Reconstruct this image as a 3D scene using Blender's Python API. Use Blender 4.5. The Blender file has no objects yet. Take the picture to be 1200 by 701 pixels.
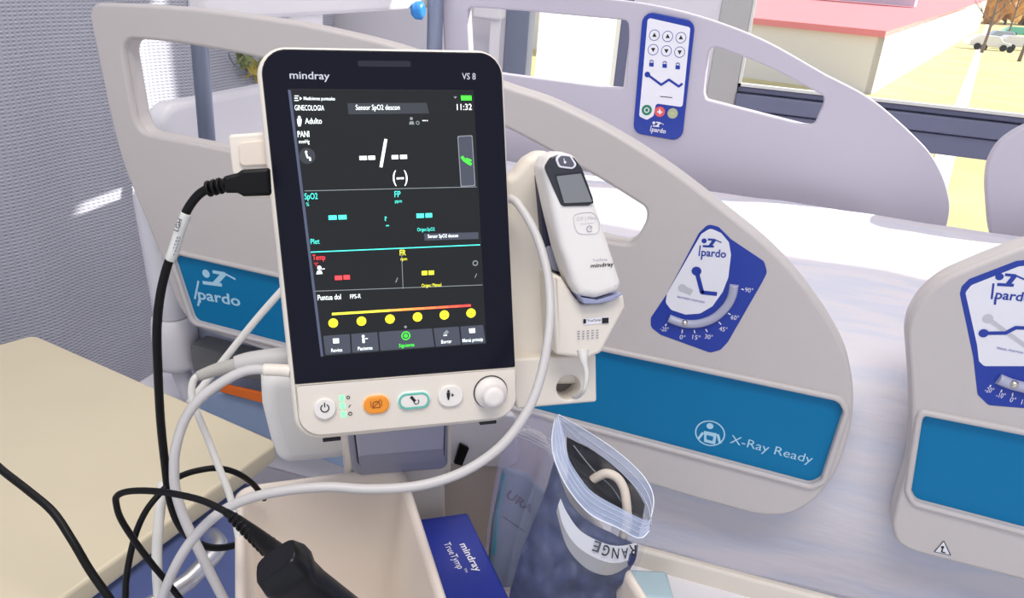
import bpy, bmesh, math, random
from mathutils import Vector as V, Matrix, noise
from mathutils.geometry import tessellate_polygon
random.seed(4)
SC = bpy.context.scene
COL = SC.collection
pi = math.pi

# ------------------------------------------------------------------ camera
FPX = 900.0
CAM = V((0, 0, 1.2))
PIT, ROLL, AZ = math.radians(23.4), math.radians(4.5), math.radians(16)
FW = V((-math.sin(AZ)*math.cos(PIT), math.cos(AZ)*math.cos(PIT), -math.sin(PIT)))
_rt = V((math.cos(AZ), math.sin(AZ), 0)); _up = _rt.cross(FW)
CX = math.cos(ROLL)*_rt + math.sin(ROLL)*_up
CY = -math.sin(ROLL)*_rt + math.cos(ROLL)*_up
cd = bpy.data.cameras.new('camera'); cam = bpy.data.objects.new('camera', cd); COL.objects.link(cam)
cd.sensor_fit = 'HORIZONTAL'; cd.sensor_width = 36; cd.lens = FPX/1200*36; cd.clip_start = .02; cd.clip_end = 600
cam.matrix_world = Matrix(((CX.x, CY.x, -FW.x, CAM.x), (CX.y, CY.y, -FW.y, CAM.y), (CX.z, CY.z, -FW.z, CAM.z), (0, 0, 0, 1)))
SC.camera = cam
# ------------------------------------------------------------------ light and exposure
w = bpy.data.worlds.new('sky'); SC.world = w; w.use_nodes = True
bg = w.node_tree.nodes['Background']; bg.inputs[0].default_value = (.86, .90, 1.0, 1); bg.inputs[1].default_value = .8
sd = bpy.data.lights.new('sun', 'SUN'); sun = bpy.data.objects.new('sun', sd); COL.objects.link(sun)
sd.energy = 6.5; sd.angle = math.radians(.6); sd.color = (1, .95, .86)
sun.rotation_euler = V((-.74, -.45, -.57)).to_track_quat('-Z', 'Y').to_euler()
def fill_light(name, loc, e, sx, sy, col):  # unseen area lights, added overhead as warm fill
    ld = bpy.data.lights.new(name, 'AREA'); lo = bpy.data.objects.new(name, ld); COL.objects.link(lo)
    ld.shape = 'RECTANGLE'; ld.size = sx; ld.size_y = sy; ld.energy = e; ld.color = col; lo.location = loc
fill_light('fill_light', (.1, -.2, 2.55), 20, 1.2, .6, (1, .94, .87))
fill_light('fill_light', (-.3, 1.3, 2.55), 9, 1.2, .3, (1, .95, .88))
SC.view_settings.view_transform = 'Standard'; SC.view_settings.look = 'None'
SC.view_settings.gamma = 1; SC.view_settings.use_curve_mapping = False
SC.view_settings.exposure = .36

# ------------------------------------------------------------------ helpers
def ray(px, py):
    return FW + CX*((px-600)/FPX) - CY*((py-350.5)/FPX)
def pt(px, py, d):
    return CAM + ray(px, py)*d
def onY(px, py, Y):
    r = ray(px, py); return CAM + r*((Y-CAM.y)/r.y)
def onX(px, py, X):
    r = ray(px, py); return CAM + r*((X-CAM.x)/r.x)
def onZ(px, py, Z):
    r = ray(px, py); return CAM + r*((Z-CAM.z)/r.z)
class Pl:                                   # a real plane of the room: origin and two axes
    def __init__(s, o, u, v):
        s.o = V(o); s.u = V(u).normalized(); v = V(v); s.n = s.u.cross(v).normalized(); s.v = s.n.cross(s.u)
    def at(s, px, py, off=0):
        r = ray(px, py); o = s.o + s.n*off
        return CAM + r*((o-CAM).dot(s.n)/r.dot(s.n))
    def c(s, px, py, off=0):
        d = s.at(px, py, off)-s.o; return (d.dot(s.u), d.dot(s.v))
    def w(s, a, b, c=0):
        return s.o + s.u*a + s.v*b + s.n*c
    def mpp(s, px, py):                     # metres per photo pixel there
        return (s.at(px, py)-CAM).dot(FW)/FPX

MATS = {}
def lin(c):
    return tuple(((x/255)/12.92 if x/255 <= .04045 else ((x/255+.055)/1.055)**2.4) for x in c)
def mat(name, rgb, rough=.5, metal=0, emit=0, bump=0, scale=200, var=0, spec=None, coat=0):
    if name in MATS: return MATS[name]
    m = bpy.data.materials.new(name); m.use_nodes = True; MATS[name] = m
    nt = m.node_tree; b = nt.nodes['Principled BSDF']
    c = lin(rgb); b.inputs['Base Color'].default_value = (*c, 1)
    b.inputs['Roughness'].default_value = rough; b.inputs['Metallic'].default_value = metal
    if spec is not None: b.inputs['Specular IOR Level'].default_value = spec
    if coat: b.inputs['Coat Weight'].default_value = coat
    if emit:
        b.inputs['Emission Color'].default_value = (*c, 1); b.inputs['Emission Strength'].default_value = emit
    if bump or var:
        tc = nt.nodes.new('ShaderNodeTexCoord'); n = nt.nodes.new('ShaderNodeTexNoise')
        n.inputs['Scale'].default_value = scale; n.inputs['Detail'].default_value = 3
        nt.links.new(tc.outputs['Object'], n.inputs['Vector'])
        if bump:
            bp = nt.nodes.new('ShaderNodeBump'); bp.inputs['Strength'].default_value = bump; bp.inputs['Distance'].default_value = .001
            nt.links.new(n.outputs['Fac'], bp.inputs['Height']); nt.links.new(bp.outputs[0], b.inputs['Normal'])
        if var:
            mx = nt.nodes.new('ShaderNodeMix'); mx.data_type = 'RGBA'
            mx.inputs[6].default_value = (*[max(0, x*(1-var)) for x in c], 1); mx.inputs[7].default_value = (*[min(1, x*(1+var)) for x in c], 1)
            nt.links.new(n.outputs['Fac'], mx.inputs[0]); nt.links.new(mx.outputs[2], b.inputs['Base Color'])
    return m
def glow(name, rgb, s=1.0):
    return mat(name, rgb, .6, emit=s)

class G:                                    # a growing mesh in world coordinates
    def __init__(s): s.v = []; s.f = []; s.m = []; s.s = []; s.mats = []
    def mi(s, m):
        if m not in s.mats: s.mats.append(m)
        return s.mats.index(m)
    def add(s, vs, fs, m, smooth=False):
        o = len(s.v); s.v += [V(x) for x in vs]; k = s.mi(m)
        for i, f in enumerate(fs):
            s.f.append([o+j for j in f]); s.m.append(k); s.s.append(smooth[i] if isinstance(smooth, list) else smooth)
        return s
def build(name, g, parent=None, label=None, cat=None, group=None, kind=None, loc=None):
    if parent is not None:
        r = parent
        while r.parent: r = r.parent
        org = r.location.copy()
    elif loc is not None: org = V(loc)
    else:
        lo = [min(x[i] for x in g.v) for i in range(3)]; hi = [max(x[i] for x in g.v) for i in range(3)]
        org = V(((lo[0]+hi[0])/2, (lo[1]+hi[1])/2, lo[2]))
    me = bpy.data.meshes.new(name); me.from_pydata([tuple(x-org) for x in g.v], [], g.f); me.validate()
    for m in g.mats: me.materials.append(m)
    if len(me.polygons) == len(g.f):
        me.polygons.foreach_set('material_index', g.m); me.polygons.foreach_set('use_smooth', g.s)
    me.update()
    o = bpy.data.objects.new(name, me); COL.objects.link(o)
    if parent is not None: o.parent = parent
    else: o.location = org
    tag(o, label, cat, group, kind)
    return o
def tag(o, label=None, cat=None, group=None, kind=None):
    for k, x in (('label', label), ('category', cat), ('group', group), ('kind', kind)):
        if x: o[k] = x
    return o
def thing(name, loc, label, cat, group=None):
    o = bpy.data.objects.new(name, None); COL.objects.link(o); o.location = loc; o.empty_display_size = .05
    return tag(o, label, cat, group)

def fillet(ps, r, n=5):
    out = []; N = len(ps)
    for i in range(N):
        p0, p1, p2 = V(ps[i-1]), V(ps[i]), V(ps[(i+1) % N]); ri = r[i] if isinstance(r, (list, tuple)) else r
        a, b = p0-p1, p2-p1
        la, lb = a.length, b.length
        if la < 1e-7 or lb < 1e-7: continue
        a /= la; b /= lb; ang = math.acos(max(-1, min(1, a.dot(b))))
        if ri <= 0 or ang > 3.08 or ang < .05: out.append(tuple(p1)); continue
        t = min(ri/math.tan(ang/2), .48*la, .48*lb); rr = t*math.tan(ang/2)
        c = p1+(a+b).normalized()*(rr/math.sin(ang/2))
        s, e = p1+a*t-c, p1+b*t-c
        for k in range(n+1):
            q = s.lerp(e, k/n)
            out.append(tuple(c+q.normalized()*rr))
    return out
def cr(ps, n=6, closed=False):              # Catmull-Rom through points
    ps = [V(p) for p in ps]; N = len(ps); out = []
    for i in range(N if closed else N-1):
        if closed: a, b, c, d = ps[i-1], ps[i], ps[(i+1) % N], ps[(i+2) % N]
        else: a, b, c, d = ps[max(i-1, 0)], ps[i], ps[i+1], ps[min(i+2, N-1)]
        for k in range(n):
            t = k/n
            out.append(.5*((2*b)+(c-a)*t+(2*a-5*b+4*c-d)*t*t+(3*b-a-3*c+d)*t**3))
    if not closed: out.append(ps[-1])
    return out

def plate(g, pl, rings, th, bev, m, front=0.0, res=3):
    """solid plate in plane pl; rings of plane coords (first outer, then holes); front face at 'front' along the normal"""
    cu = bpy.data.curves.new('t', 'CURVE'); cu.dimensions = '2D'; cu.fill_mode = 'BOTH'
    cu.extrude = max(th/2-bev, 0); cu.bevel_depth = bev; cu.bevel_resolution = res; cu.offset = -bev
    for r in rings:
        sp = cu.splines.new('POLY'); sp.points.add(len(r)-1)
        for i, p in enumerate(r): sp.points[i].co = (p[0], p[1], 0, 1)
        sp.use_cyclic_u = True
    ob = bpy.data.objects.new('t', cu); me = bpy.data.meshes.new_from_object(ob)
    bm = bmesh.new(); bm.from_mesh(me); bmesh.ops.remove_doubles(bm, verts=bm.verts, dist=1e-6)
    bmesh.ops.recalc_face_normals(bm, faces=bm.faces)
    bm.normal_update()
    vs = [pl.w(v.co.x, v.co.y, front-th/2+v.co.z) for v in bm.verts]
    fs = [[v.index for v in f.verts] for f in bm.faces]; sm = [abs(f.normal.z) < .999 for f in bm.faces]
    g.add(vs, fs, m, sm); bm.free()
    bpy.data.objects.remove(ob); bpy.data.curves.remove(cu); bpy.data.meshes.remove(me)
    return g
def ringpx(pl, pts, r=0, front=0, smooth=False, n=5):
    ps = [pl.c(x, y, front) for x, y in pts]
    if smooth: return [tuple(p[:2]) for p in cr([(a, b, 0) for a, b in ps], n, True)]
    return fillet(ps, r, n)
def flat(g, pl, ring, m, off):              # flat print
    vs = [V((a, b, 0)) for a, b in ring]; fs = tessellate_polygon([vs])
    if fs:
        a, b, c = (vs[i] for i in fs[0])
        if (b-a).cross(c-a).z < 0: fs = [f[::-1] for f in fs]
    g.add([pl.w(a, b, off) for a, b in ring], [list(f) for f in fs], m)
def flatpx(g, pl, pts, m, off=.0005, r=0):
    flat(g, pl, ringpx(pl, pts, r, off), m, off)
def disc(g, pl, px, py, rpx, m, off=.0005, n=20, ry=None):
    c = pl.c(px, py, off); k = pl.mpp(px, py); ry = ry or rpx
    flat(g, pl, [(c[0]+rpx*k*math.cos(t*2*pi/n), c[1]+ry*k*math.sin(t*2*pi/n)) for t in range(n)], m, off)
_stag = [0]
def strokepx(g, pl, pts, wpx, m, off=.0005):
    ps = [V(pl.c(x, y, off)) for x, y in pts]; k = pl.mpp(*pts[0])*wpx/2
    for a, b in zip(ps, ps[1:]):
        d = (b-a); 
        if d.length < 1e-7: continue
        _stag[0] = (_stag[0]+1) % 7; off += (_stag[0]-3)*8e-6
        d.normalize(); nn = V((-d.y, d.x))*k; e = d*k*(.4 if len(pts) > 2 else 0)
        g.add([pl.w(*q, off) for q in (a-e-nn, b+e-nn, b+e+nn, a-e+nn)], [[0, 1, 2, 3]], m)
def ringstroke(g, pl, px, py, rpx, wpx, m, off=.0005, a0=0, a1=360, n=20):
    c = pl.c(px, py, off); k = pl.mpp(px, py); vs = []; N = n
    for i in range(N+1):
        t = math.radians(a0+(a1-a0)*i/N)
        for rr in (rpx-wpx/2, rpx+wpx/2): vs.append(pl.w(c[0]+rr*k*math.cos(t), c[1]+rr*k*math.sin(t), off))
    g.add(vs, [[2*i, 2*i+1, 2*i+3, 2*i+2] for i in range(N)], m)
_tc = {}
def glyphs(s, wt):
    if (s, wt) in _tc: return _tc[s, wt]
    cu = bpy.data.curves.new('t', 'FONT'); cu.body = s; cu.offset = wt; cu.resolution_u = 3
    ob = bpy.data.objects.new('t', cu); me = bpy.data.meshes.new_from_object(ob)
    r = ([v.co.copy() for v in me.vertices], [list(p.vertices) for p in me.polygons])
    bpy.data.objects.remove(ob); bpy.data.curves.remove(cu); bpy.data.meshes.remove(me); _tc[s, wt] = r
    return r
def text(g, s, o, u, n, width, cap, m, wt=0.0):
    vs, fs = glyphs(s, wt)
    if not vs: return
    x0 = min(v.x for v in vs); x1 = max(v.x for v in vs); H = max(v.y for v in glyphs('H', 0)[0])
    sx = width/(x1-x0) if width else cap/H; sy = cap/H; u = u.normalized(); vv = n.cross(u)
    g.add([o+u*((v.x-x0)*sx)+vv*(v.y*sy) for v in vs], fs, m)
def textpx(g, s, pl, p0, p1, hpx, m, off=.0006, wt=0.0):
    a, b = pl.at(*p0, off), pl.at(*p1, off)
    text(g, s, a, b-a, pl.n, (b-a).length, hpx*pl.mpp(*p0), m, wt)

def tube(g, pts, r, m, seg=8, n=6, closed_ends=True):
    ps = cr(pts, n) if n > 1 else [V(p) for p in pts]; N = len(ps)
    R = r if isinstance(r, (list, tuple)) else [r]*len(pts)
    def rad(i):
        t = i/(N-1)*(len(R)-1); k = min(int(t), len(R)-2); f = t-k
        return R[k]*(1-f)+R[k+1]*f
    T0 = (ps[1]-ps[0]).normalized(); up = T0.orthogonal().normalized(); vs = []; fs = []
    for i in range(N):
        T = (ps[min(i+1, N-1)]-ps[max(i-1, 0)]).normalized()
        up = (up-T*up.dot(T)).normalized(); sd_ = T.cross(up)
        for k in range(seg):
            a = 2*pi*k/seg; vs.append(ps[i]+(up*math.cos(a)+sd_*math.sin(a))*rad(i))
    for i in range(N-1):
        for k in range(seg): fs.append([i*seg+k, i*seg+(k+1) % seg, (i+1)*seg+(k+1) % seg, (i+1)*seg+k])
    sm = [True]*len(fs)
    if closed_ends:
        fs.append(list(range(seg))[::-1]); fs.append([(N-1)*seg+k for k in range(seg)]); sm += [False, False]
    g.add(vs, fs, m, sm); return g
def tpx(g, pts, r, m, seg=8, n=6):          # a cable through photo points at real distances
    return tube(g, [pt(*p) for p in pts], r, m, seg, n)
def lathe(g, o, axis, prof, m, seg=24):
    axis = axis.normalized(); u = axis.orthogonal().normalized(); w_ = axis.cross(u); vs = []; fs = []
    for (r, h) in prof:
        for k in range(seg):
            a = 2*pi*k/seg; vs.append(o+axis*h+(u*math.cos(a)+w_*math.sin(a))*max(r, 1e-5))
    for i in range(len(prof)-1):
        for k in range(seg): fs.append([i*seg+k, i*seg+(k+1) % seg, (i+1)*seg+(k+1) % seg, (i+1)*seg+k])
    sm = [True]*len(fs); fs += [list(range(seg))[::-1], [(len(prof)-1)*seg+k for k in range(seg)]]; sm += [False]*2
    bmn = g.add(vs, fs, m, sm); return bmn
def box(g, o, u, v, n, a0, a1, b0, b1, c0, c1, m, bev=0, seg=2):
    bm = bmesh.new(); bmesh.ops.create_cube(bm, size=1)
    for x in bm.verts: x.co = V((a0+(x.co.x+.5)*(a1-a0), b0+(x.co.y+.5)*(b1-b0), c0+(x.co.z+.5)*(c1-c0)))
    if bev: bmesh.ops.bevel(bm, geom=bm.edges[:], offset=bev, segments=seg, profile=.5, affect='EDGES')
    bm.normal_update()
    sm = [bool(bev) and max(abs(t) for t in f.normal) < .999 for f in bm.faces]
    g.add([o+u*x.co.x+v*x.co.y+n*x.co.z for x in bm.verts], [[x.index for x in f.verts] for f in bm.faces], m, sm)
    bm.free(); return g
EX, EY, EZ = V((1, 0, 0)), V((0, 1, 0)), V((0, 0, 1))
O0 = V((0, 0, 0))
def abox(g, x0, x1, y0, y1, z0, z1, m, bev=0): return box(g, O0, EX, EY, EZ, x0, x1, y0, y1, z0, z1, m, bev)
def grid(g, P, m, smooth=True):             # P[i][j] -> quads
    a, b = len(P), len(P[0])
    g.add([p for r in P for p in r], [[i*b+j, i*b+j+1, (i+1)*b+j+1, (i+1)*b+j] for i in range(a-1) for j in range(b-1)], m, smooth)

# ------------------------------------------------------------------ materials
M_WALL = mat('painted wall', (226, 224, 232), .8, bump=.2, scale=300)
M_FLOOR = mat('vinyl floor', (205, 203, 208), .35, var=.05, scale=30)
M_RAIL = mat('rail plastic', (198, 193, 192), .42, bump=.15, scale=900)
M_RAIL_SHADE = mat('shaded rail plastic', (190, 186, 200), .45, bump=.15, scale=900)  # same rail plastic, the far side's lavender shade put into the colour
M_BLUE = mat('sky blue panel', (0, 116, 168), .5, spec=.25, bump=.05, scale=900)
M_LOGO = mat('pale blue print', (170, 215, 238), .5)
M_NAVY = mat('navy sticker', (28, 58, 160), .3)
M_STW = mat('sticker white', (232, 233, 242), .35)
M_GHOST = mat('sticker grey print', (196, 198, 206), .4)
M_GROOVE = mat('gauge groove', (172, 176, 200), .25)
M_STEEL = mat('steel ball', (215, 210, 200), .15, metal=.9)
M_WHITE = mat('white enamel', (236, 235, 240), .35)
M_CREAM = mat('cream plastic', (228, 221, 210), .4, bump=.1, scale=900)
M_CREAM2 = mat('trolley plastic', (222, 212, 202), .45, bump=.15, scale=700)
M_GREYP = mat('grey handle plastic', (142, 144, 164), .4)
M_GREYQ = mat('grey handle recess', (168, 170, 190), .4, bump=.1, scale=900)
M_BLACK = mat('black rubber', (9, 9, 11), .45, spec=.22)
M_BEZEL = mat('bezel glass', (7, 9, 27), .25, spec=.2)
M_SCR = mat('screen background', (26, 28, 30), .35, emit=.6, spec=.2)
M_DARK = mat('dark seam', (30, 31, 38), .6)
M_PRINT = mat('silver print', (205, 210, 220), .5)
M_INK = mat('black ink', (22, 22, 26), .6)
M_HOSE = mat('white hose', (222, 221, 216), .4)
M_HOSEG = mat('grey hose', (196, 194, 194), .42)
M_TABLE = mat('beige laminate', (208, 198, 172), .38, var=.03, scale=14)
M_TEDGE = mat('table edge', (236, 228, 206), .4)
M_CAB = mat('blue cabinet front', (112, 130, 188), .4, var=.05, scale=8)
M_POLE = mat('grey metal', (136, 146, 168), .35, metal=.3)
M_FRAME_LIT = mat('lit frame upright', (184, 185, 184), .45)  # same frame, made paler in colour for the light falling on it
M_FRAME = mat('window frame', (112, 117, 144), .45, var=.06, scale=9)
M_CHROME = mat('satin metal', (226, 227, 232), .32, metal=.85)

def weave():
    m = bpy.data.materials.new('woven curtain'); m.use_nodes = True; nt = m.node_tree; b = nt.nodes['Principled BSDF']
    b.inputs['Roughness'].default_value = .75
    uv = nt.nodes.new('ShaderNodeTexCoord'); sep = nt.nodes.new('ShaderNodeSeparateXYZ'); nt.links.new(uv.outputs['Object'], sep.inputs[0])
    def wave(out, f, ph):
        a = nt.nodes.new('ShaderNodeMath'); a.operation = 'MULTIPLY'; nt.links.new(sep.outputs[out], a.inputs[0]); a.inputs[1].default_value = f
        s = nt.nodes.new('ShaderNodeMath'); s.operation = 'SINE'; nt.links.new(a.outputs[0], s.inputs[0]); return s
    a, c = wave('Z', 2*pi/.0075, 0), wave('Y', 2*pi/.012, 0)
    n = nt.nodes.new('ShaderNodeTexNoise'); n.inputs['Scale'].default_value = 160; nt.links.new(uv.outputs['Object'], n.inputs['Vector'])
    mu = nt.nodes.new('ShaderNodeMath'); mu.operation = 'MULTIPLY'; nt.links.new(a.outputs[0], mu.inputs[0]); nt.links.new(c.outputs[0], mu.inputs[1])
    ad = nt.nodes.new('ShaderNodeMath'); ad.operation = 'ADD'; nt.links.new(mu.outputs[0], ad.inputs[0]); nt.links.new(a.outputs[0], ad.inputs[1])
    ad2 = nt.nodes.new('ShaderNodeMath'); ad2.operation = 'ADD'; nt.links.new(ad.outputs[0], ad2.inputs[0]); nt.links.new(n.outputs['Fac'], ad2.inputs[1])
    mr = nt.nodes.new('ShaderNodeMapRange'); mr.inputs[1].default_value = -1.5; mr.inputs[2].default_value = 2.5; nt.links.new(ad2.outputs[0], mr.inputs[0])
    mx = nt.nodes.new('ShaderNodeMix'); mx.data_type = 'RGBA'; mx.inputs[6].default_value = (*lin((146, 149, 166)), 1); mx.inputs[7].default_value = (*lin((208, 209, 220)), 1)
    nt.links.new(mr.outputs[0], mx.inputs[0]); nt.links.new(mx.outputs[2], b.inputs['Base Color'])
    bp = nt.nodes.new('ShaderNodeBump'); bp.inputs['Strength'].default_value = .6; bp.inputs['Distance'].default_value = .002
    nt.links.new(mr.outputs[0], bp.inputs['Height']); nt.links.new(bp.outputs[0], b.inputs['Normal'])
    return m
M_WEAVE = weave()
def sheetmat():
    m = bpy.data.materials.new('bed sheet cloth'); m.use_nodes = True; nt = m.node_tree; b = nt.nodes['Principled BSDF']
    b.inputs['Roughness'].default_value = .8
    tc = nt.nodes.new('ShaderNodeTexCoord'); mp = nt.nodes.new('ShaderNodeMapping'); mp.inputs['Scale'].default_value = (2.2, 11, 11)
    n = nt.nodes.new('ShaderNodeTexNoise'); n.inputs['Scale'].default_value = 3; n.inputs['Detail'].default_value = 5
    nt.links.new(tc.outputs['Object'], mp.inputs[0]); nt.links.new(mp.outputs[0], n.inputs['Vector'])
    mx = nt.nodes.new('ShaderNodeMix'); mx.data_type = 'RGBA'; mx.inputs[6].default_value = (*lin((210, 213, 228)), 1); mx.inputs[7].default_value = (*lin((222, 219, 227)), 1)  # bluish sky reflections painted into the cloth colour as noise streaks
    mr = nt.nodes.new('ShaderNodeMapRange'); mr.inputs[1].default_value = .38; mr.inputs[2].default_value = .55
    nt.links.new(n.outputs['Fac'], mr.inputs[0]); nt.links.new(mr.outputs[0], mx.inputs[0]); nt.links.new(mx.outputs[2], b.inputs['Base Color'])
    bp = nt.nodes.new('ShaderNodeBump'); bp.inputs['Strength'].default_value = .5; bp.inputs['Distance'].default_value = .006
    nt.links.new(n.outputs['Fac'], bp.inputs['Height']); nt.links.new(bp.outputs[0], b.inputs['Normal'])
    return m
M_SHEET = sheetmat()
def film(name, rgb, fac, rough=.15):
    m = bpy.data.materials.new(name); m.use_nodes = True; nt = m.node_tree; b = nt.nodes['Principled BSDF']
    b.inputs['Base Color'].default_value = (*lin(rgb), 1); b.inputs['Roughness'].default_value = rough
    t = nt.nodes.new('ShaderNodeBsdfTransparent'); mx = nt.nodes.new('ShaderNodeMixShader')
    n = nt.nodes.new('ShaderNodeTexNoise'); n.inputs['Scale'].default_value = 60; n.inputs['Detail'].default_value = 4
    bp = nt.nodes.new('ShaderNodeBump'); bp.inputs['Strength'].default_value = .7; bp.inputs['Distance'].default_value = .003
    tc = nt.nodes.new('ShaderNodeTexCoord'); nt.links.new(tc.outputs['Object'], n.inputs['Vector'])
    nt.links.new(n.outputs['Fac'], bp.inputs['Height']); nt.links.new(bp.outputs[0], b.inputs['Normal'])
    mx.inputs[0].default_value = fac
    nt.links.new(t.outputs[0], mx.inputs[1]); nt.links.new(b.outputs[0], mx.inputs[2])
    nt.links.new(mx.outputs[0], nt.nodes['Material Output'].inputs['Surface']); return m
M_FILM = film('clear bag film', (200, 214, 244), .11)
M_STRIP = film('bag zip strip', (196, 212, 246), .55)
M_FILM2 = film('lilac bag film', (196, 194, 236), .26)
M_GLASS = film('window glass', (235, 240, 245), .04, .02)

# ================================================================== THE ROOM
YW = 2.4; ZF = 0.0; ZC = 2.6; XL = -1.75; XR = 2.9
def struct(name, g): return build(name, g, kind='structure')
g = G(); abox(g, XL-.1, XR+.1, -1.6, YW+.16, -.1, 0, M_FLOOR); struct('floor', g)
g = G(); abox(g, XL-.1, XR+.1, -1.6, YW+.16, ZC, ZC+.1, M_WALL); struct('ceiling', g)
g = G(); abox(g, XL-.1, XL, -1.6, YW+.16, 0, ZC, M_WALL); struct('wall_left', g)
g = G(); abox(g, XR, XR+.1, -1.6, YW+.16, 0, ZC, M_WALL); struct('wall_right', g)
PW = Pl((0, YW, 0), EX, EZ)
def wx(px, py): return onY(px, py, YW).x
def wz(px, py): return onY(px, py, YW).z
W1L = wx(838, 50)+.0; W2L = wx(592, 50); W2R = wx(737, 50)
ZB = .45; ZT = 2.3
g = G(); plate(g, PW, [[(XL, 0), (XR, 0), (XR, ZC), (XL, ZC)], [(W1L, ZB), (2.6, ZB), (2.6, ZT), (W1L, ZT)], [(W2L, ZB+.1), (W2R, ZB+.1), (W2R, ZT), (W2L, ZT)]], .14, 0, M_WALL)
struct('wall_back', g)
# window 1: dark frame, wide pane over a transom, lower pane
def frame_bar(g, x0, x1, z0, z1, y0=YW-.01, y1=YW+.06, m=None): abox(g, x0, x1, y0, y1, z0, z1, m or M_FRAME, .004)
zt0, zt1 = 1.2-.395, 1.2-.272
g = G()
frame_bar(g, W1L, W1L+.085, ZB, ZT, m=M_FRAME_LIT); frame_bar(g, 2.52, 2.6, ZB, ZT); frame_bar(g, W1L, 2.6, ZT-.08, ZT); frame_bar(g, W1L, 2.6, ZB, ZB+.06)
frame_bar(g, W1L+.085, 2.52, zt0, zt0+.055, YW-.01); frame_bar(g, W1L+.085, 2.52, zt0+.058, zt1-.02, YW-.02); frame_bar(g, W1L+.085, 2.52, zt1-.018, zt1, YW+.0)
win = struct('window_1', g)
g = G(); abox(g, W1L+.085, 2.52, YW+.03, YW+.036, zt1, ZT-.08, M_GLASS); build('upper_pane', g, win)
g = G(); abox(g, W1L+.085, 2.52, YW+.03, YW+.036, ZB+.06, zt0, M_GLASS); build('lower_pane', g, win)
g = G(); M_SEAL = mat('pale seal', (225, 226, 222), .5)
abox(g, W1L+.085, 2.52, YW-.012, YW+.01, zt1, zt1+.008, M_SEAL); abox(g, W1L+.085, W1L+.093, YW-.012, YW+.01, zt1, ZT-.08, M_SEAL); build('glazing_seal', g, win)
g = G(); frame_bar(g, W2L, W2L+.075, ZB+.1, ZT, m=mat('lit left post', (128, 136, 158), .45)); frame_bar(g, W2R-.03, W2R, ZB+.1, ZT); frame_bar(g, W2L, W2R, ZT-.06, ZT); frame_bar(g, W2L, W2R, ZB+.1, ZB+.16)  # left post colour lightened to carry the light on it
win2 = struct('window_2', g)
g = G(); abox(g, W2L+.075, W2R-.03, YW+.03, YW+.036, ZB+.16, ZT-.06, M_GLASS); build('pane', g, win2)
# white sheer blind behind the second window
def sheer():
    m = bpy.data.materials.new('sheer blind'); m.use_nodes = True; nt = m.node_tree
    d = nt.nodes['Principled BSDF']; d.inputs['Base Color'].default_value = (.9, .9, .88, 1)
    t = nt.nodes.new('ShaderNodeBsdfTranslucent'); t.inputs[0].default_value = (.95, .94, .9, 1); mx = nt.nodes.new('ShaderNodeMixShader'); mx.inputs[0].default_value = .85
    nt.links.new(d.outputs[0], mx.inputs[1]); nt.links.new(t.outputs[0], mx.inputs[2]); nt.links.new(mx.outputs[0], nt.nodes['Material Output'].inputs['Surface']); return m
g = G(); P = []
for i in range(41):
    x = W2L+.076+(W2R-W2L-.106)*i/40; P.append([V((x, YW+.10+.0025*math.sin(i*1.1), z)) for z in (ZB+.17, 1.2, ZT-.06)])
grid(g, P, sheer()); build('sheer_blind', g, None, 'white sheer curtain glowing in the left window seen through the far bed rail', 'curtain')

# ---- left: woven curtain hanging in soft folds
g = G(); P = []
for i in range(90):
    y = .05+2.25*i/89
    row = []
    for j in range(40):
        z = .02+2.5*j/39; k = 1-.35*(z/2.5)
        f = .028*math.sin(y*11+.6*math.sin(z*1.3))*k+.012*math.sin(y*23+1+z*.5)*k + .02*noise.noise(V((y*3, z*1.5, 2)))
        low = max(0, (.65-z)/.65); f += .03*low*noise.noise(V((y*7, z*6, 5)))
        row.append(V((-1.34+f, y, z)))
    P.append(row)
grid(g, P, M_WEAVE); cu_ = thing('curtain', (-1.34, 1.2, 0), 'grey blue woven fabric curtain hanging in soft folds along the left wall', 'curtain'); build('cloth', g, cu_)
g = G(); tube(g, [V((-1.34, .0, 2.52)), V((-1.34, 2.4, 2.52))], .012, M_POLE, n=1); build('rail', g, cu_)

# ================================================================== OUTSIDE
ZG = 1.2-4.5
M_GRASS = mat('sunlit lawn', (190, 180, 124), .95, var=.4, scale=.35)
M_PATH = mat('pale path', (225, 222, 210), .9)
g = G(); g.add([(-120, 8, ZG), (180, 8, ZG), (180, 420, ZG), (-120, 420, ZG)], [[0, 1, 2, 3]], M_GRASS); struct('ground', g)
M_OUTW = mat('white render wall', (238, 234, 226), .9, var=.02, scale=.6); M_OUT_SHADE = mat('shaded wall render', (222, 218, 216), .9)  # front wall: the white render greyed in colour for its shaded side
M_ROOF = mat('red roofing', (222, 122, 128), .8, var=.08, scale=.8)
A = onZ(1020, 116, ZG); A = onY(1019, 116, 42); A.z = ZG                      # corner of the building
dirR = (onZ(1128, 53, ZG)-onZ(1045, 112, ZG)); dirR.z = 0; dirR.normalize(); dirL = V((-dirR.y, dirR.x, 0)).normalized()
zE = onY(1034, 37, A.y).z
rr = ray(1157, 0); tt = (A-CAM).dot(dirL)/rr.dot(dirL); B = CAM+rr*tt; zB = B.z; B = V((B.x, B.y, ZG))
L = A+dirL*60; D = B+dirL*60
bd = thing('building', A, 'low red roofed building with white walls outside the window', 'building')
def wallpoly(name, pts, m):
    g = G(); n = (V(pts[1])-V(pts[0])).cross(V(pts[2])-V(pts[0])).normalized()*.3
    k = len(pts); g.add([V(p) for p in pts]+[V(p)-n for p in pts], [list(range(k)), list(range(k, 2*k))[::-1]]+[[i, i+k, (i+1) % k+k, (i+1) % k] for i in range(k)], m)
    build(name, g, bd)
up = lambda p, z: V((p.x, p.y, z))
wallpoly('side_wall', [A, B, up(B, zB), up(A, zE)], M_OUTW)
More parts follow.
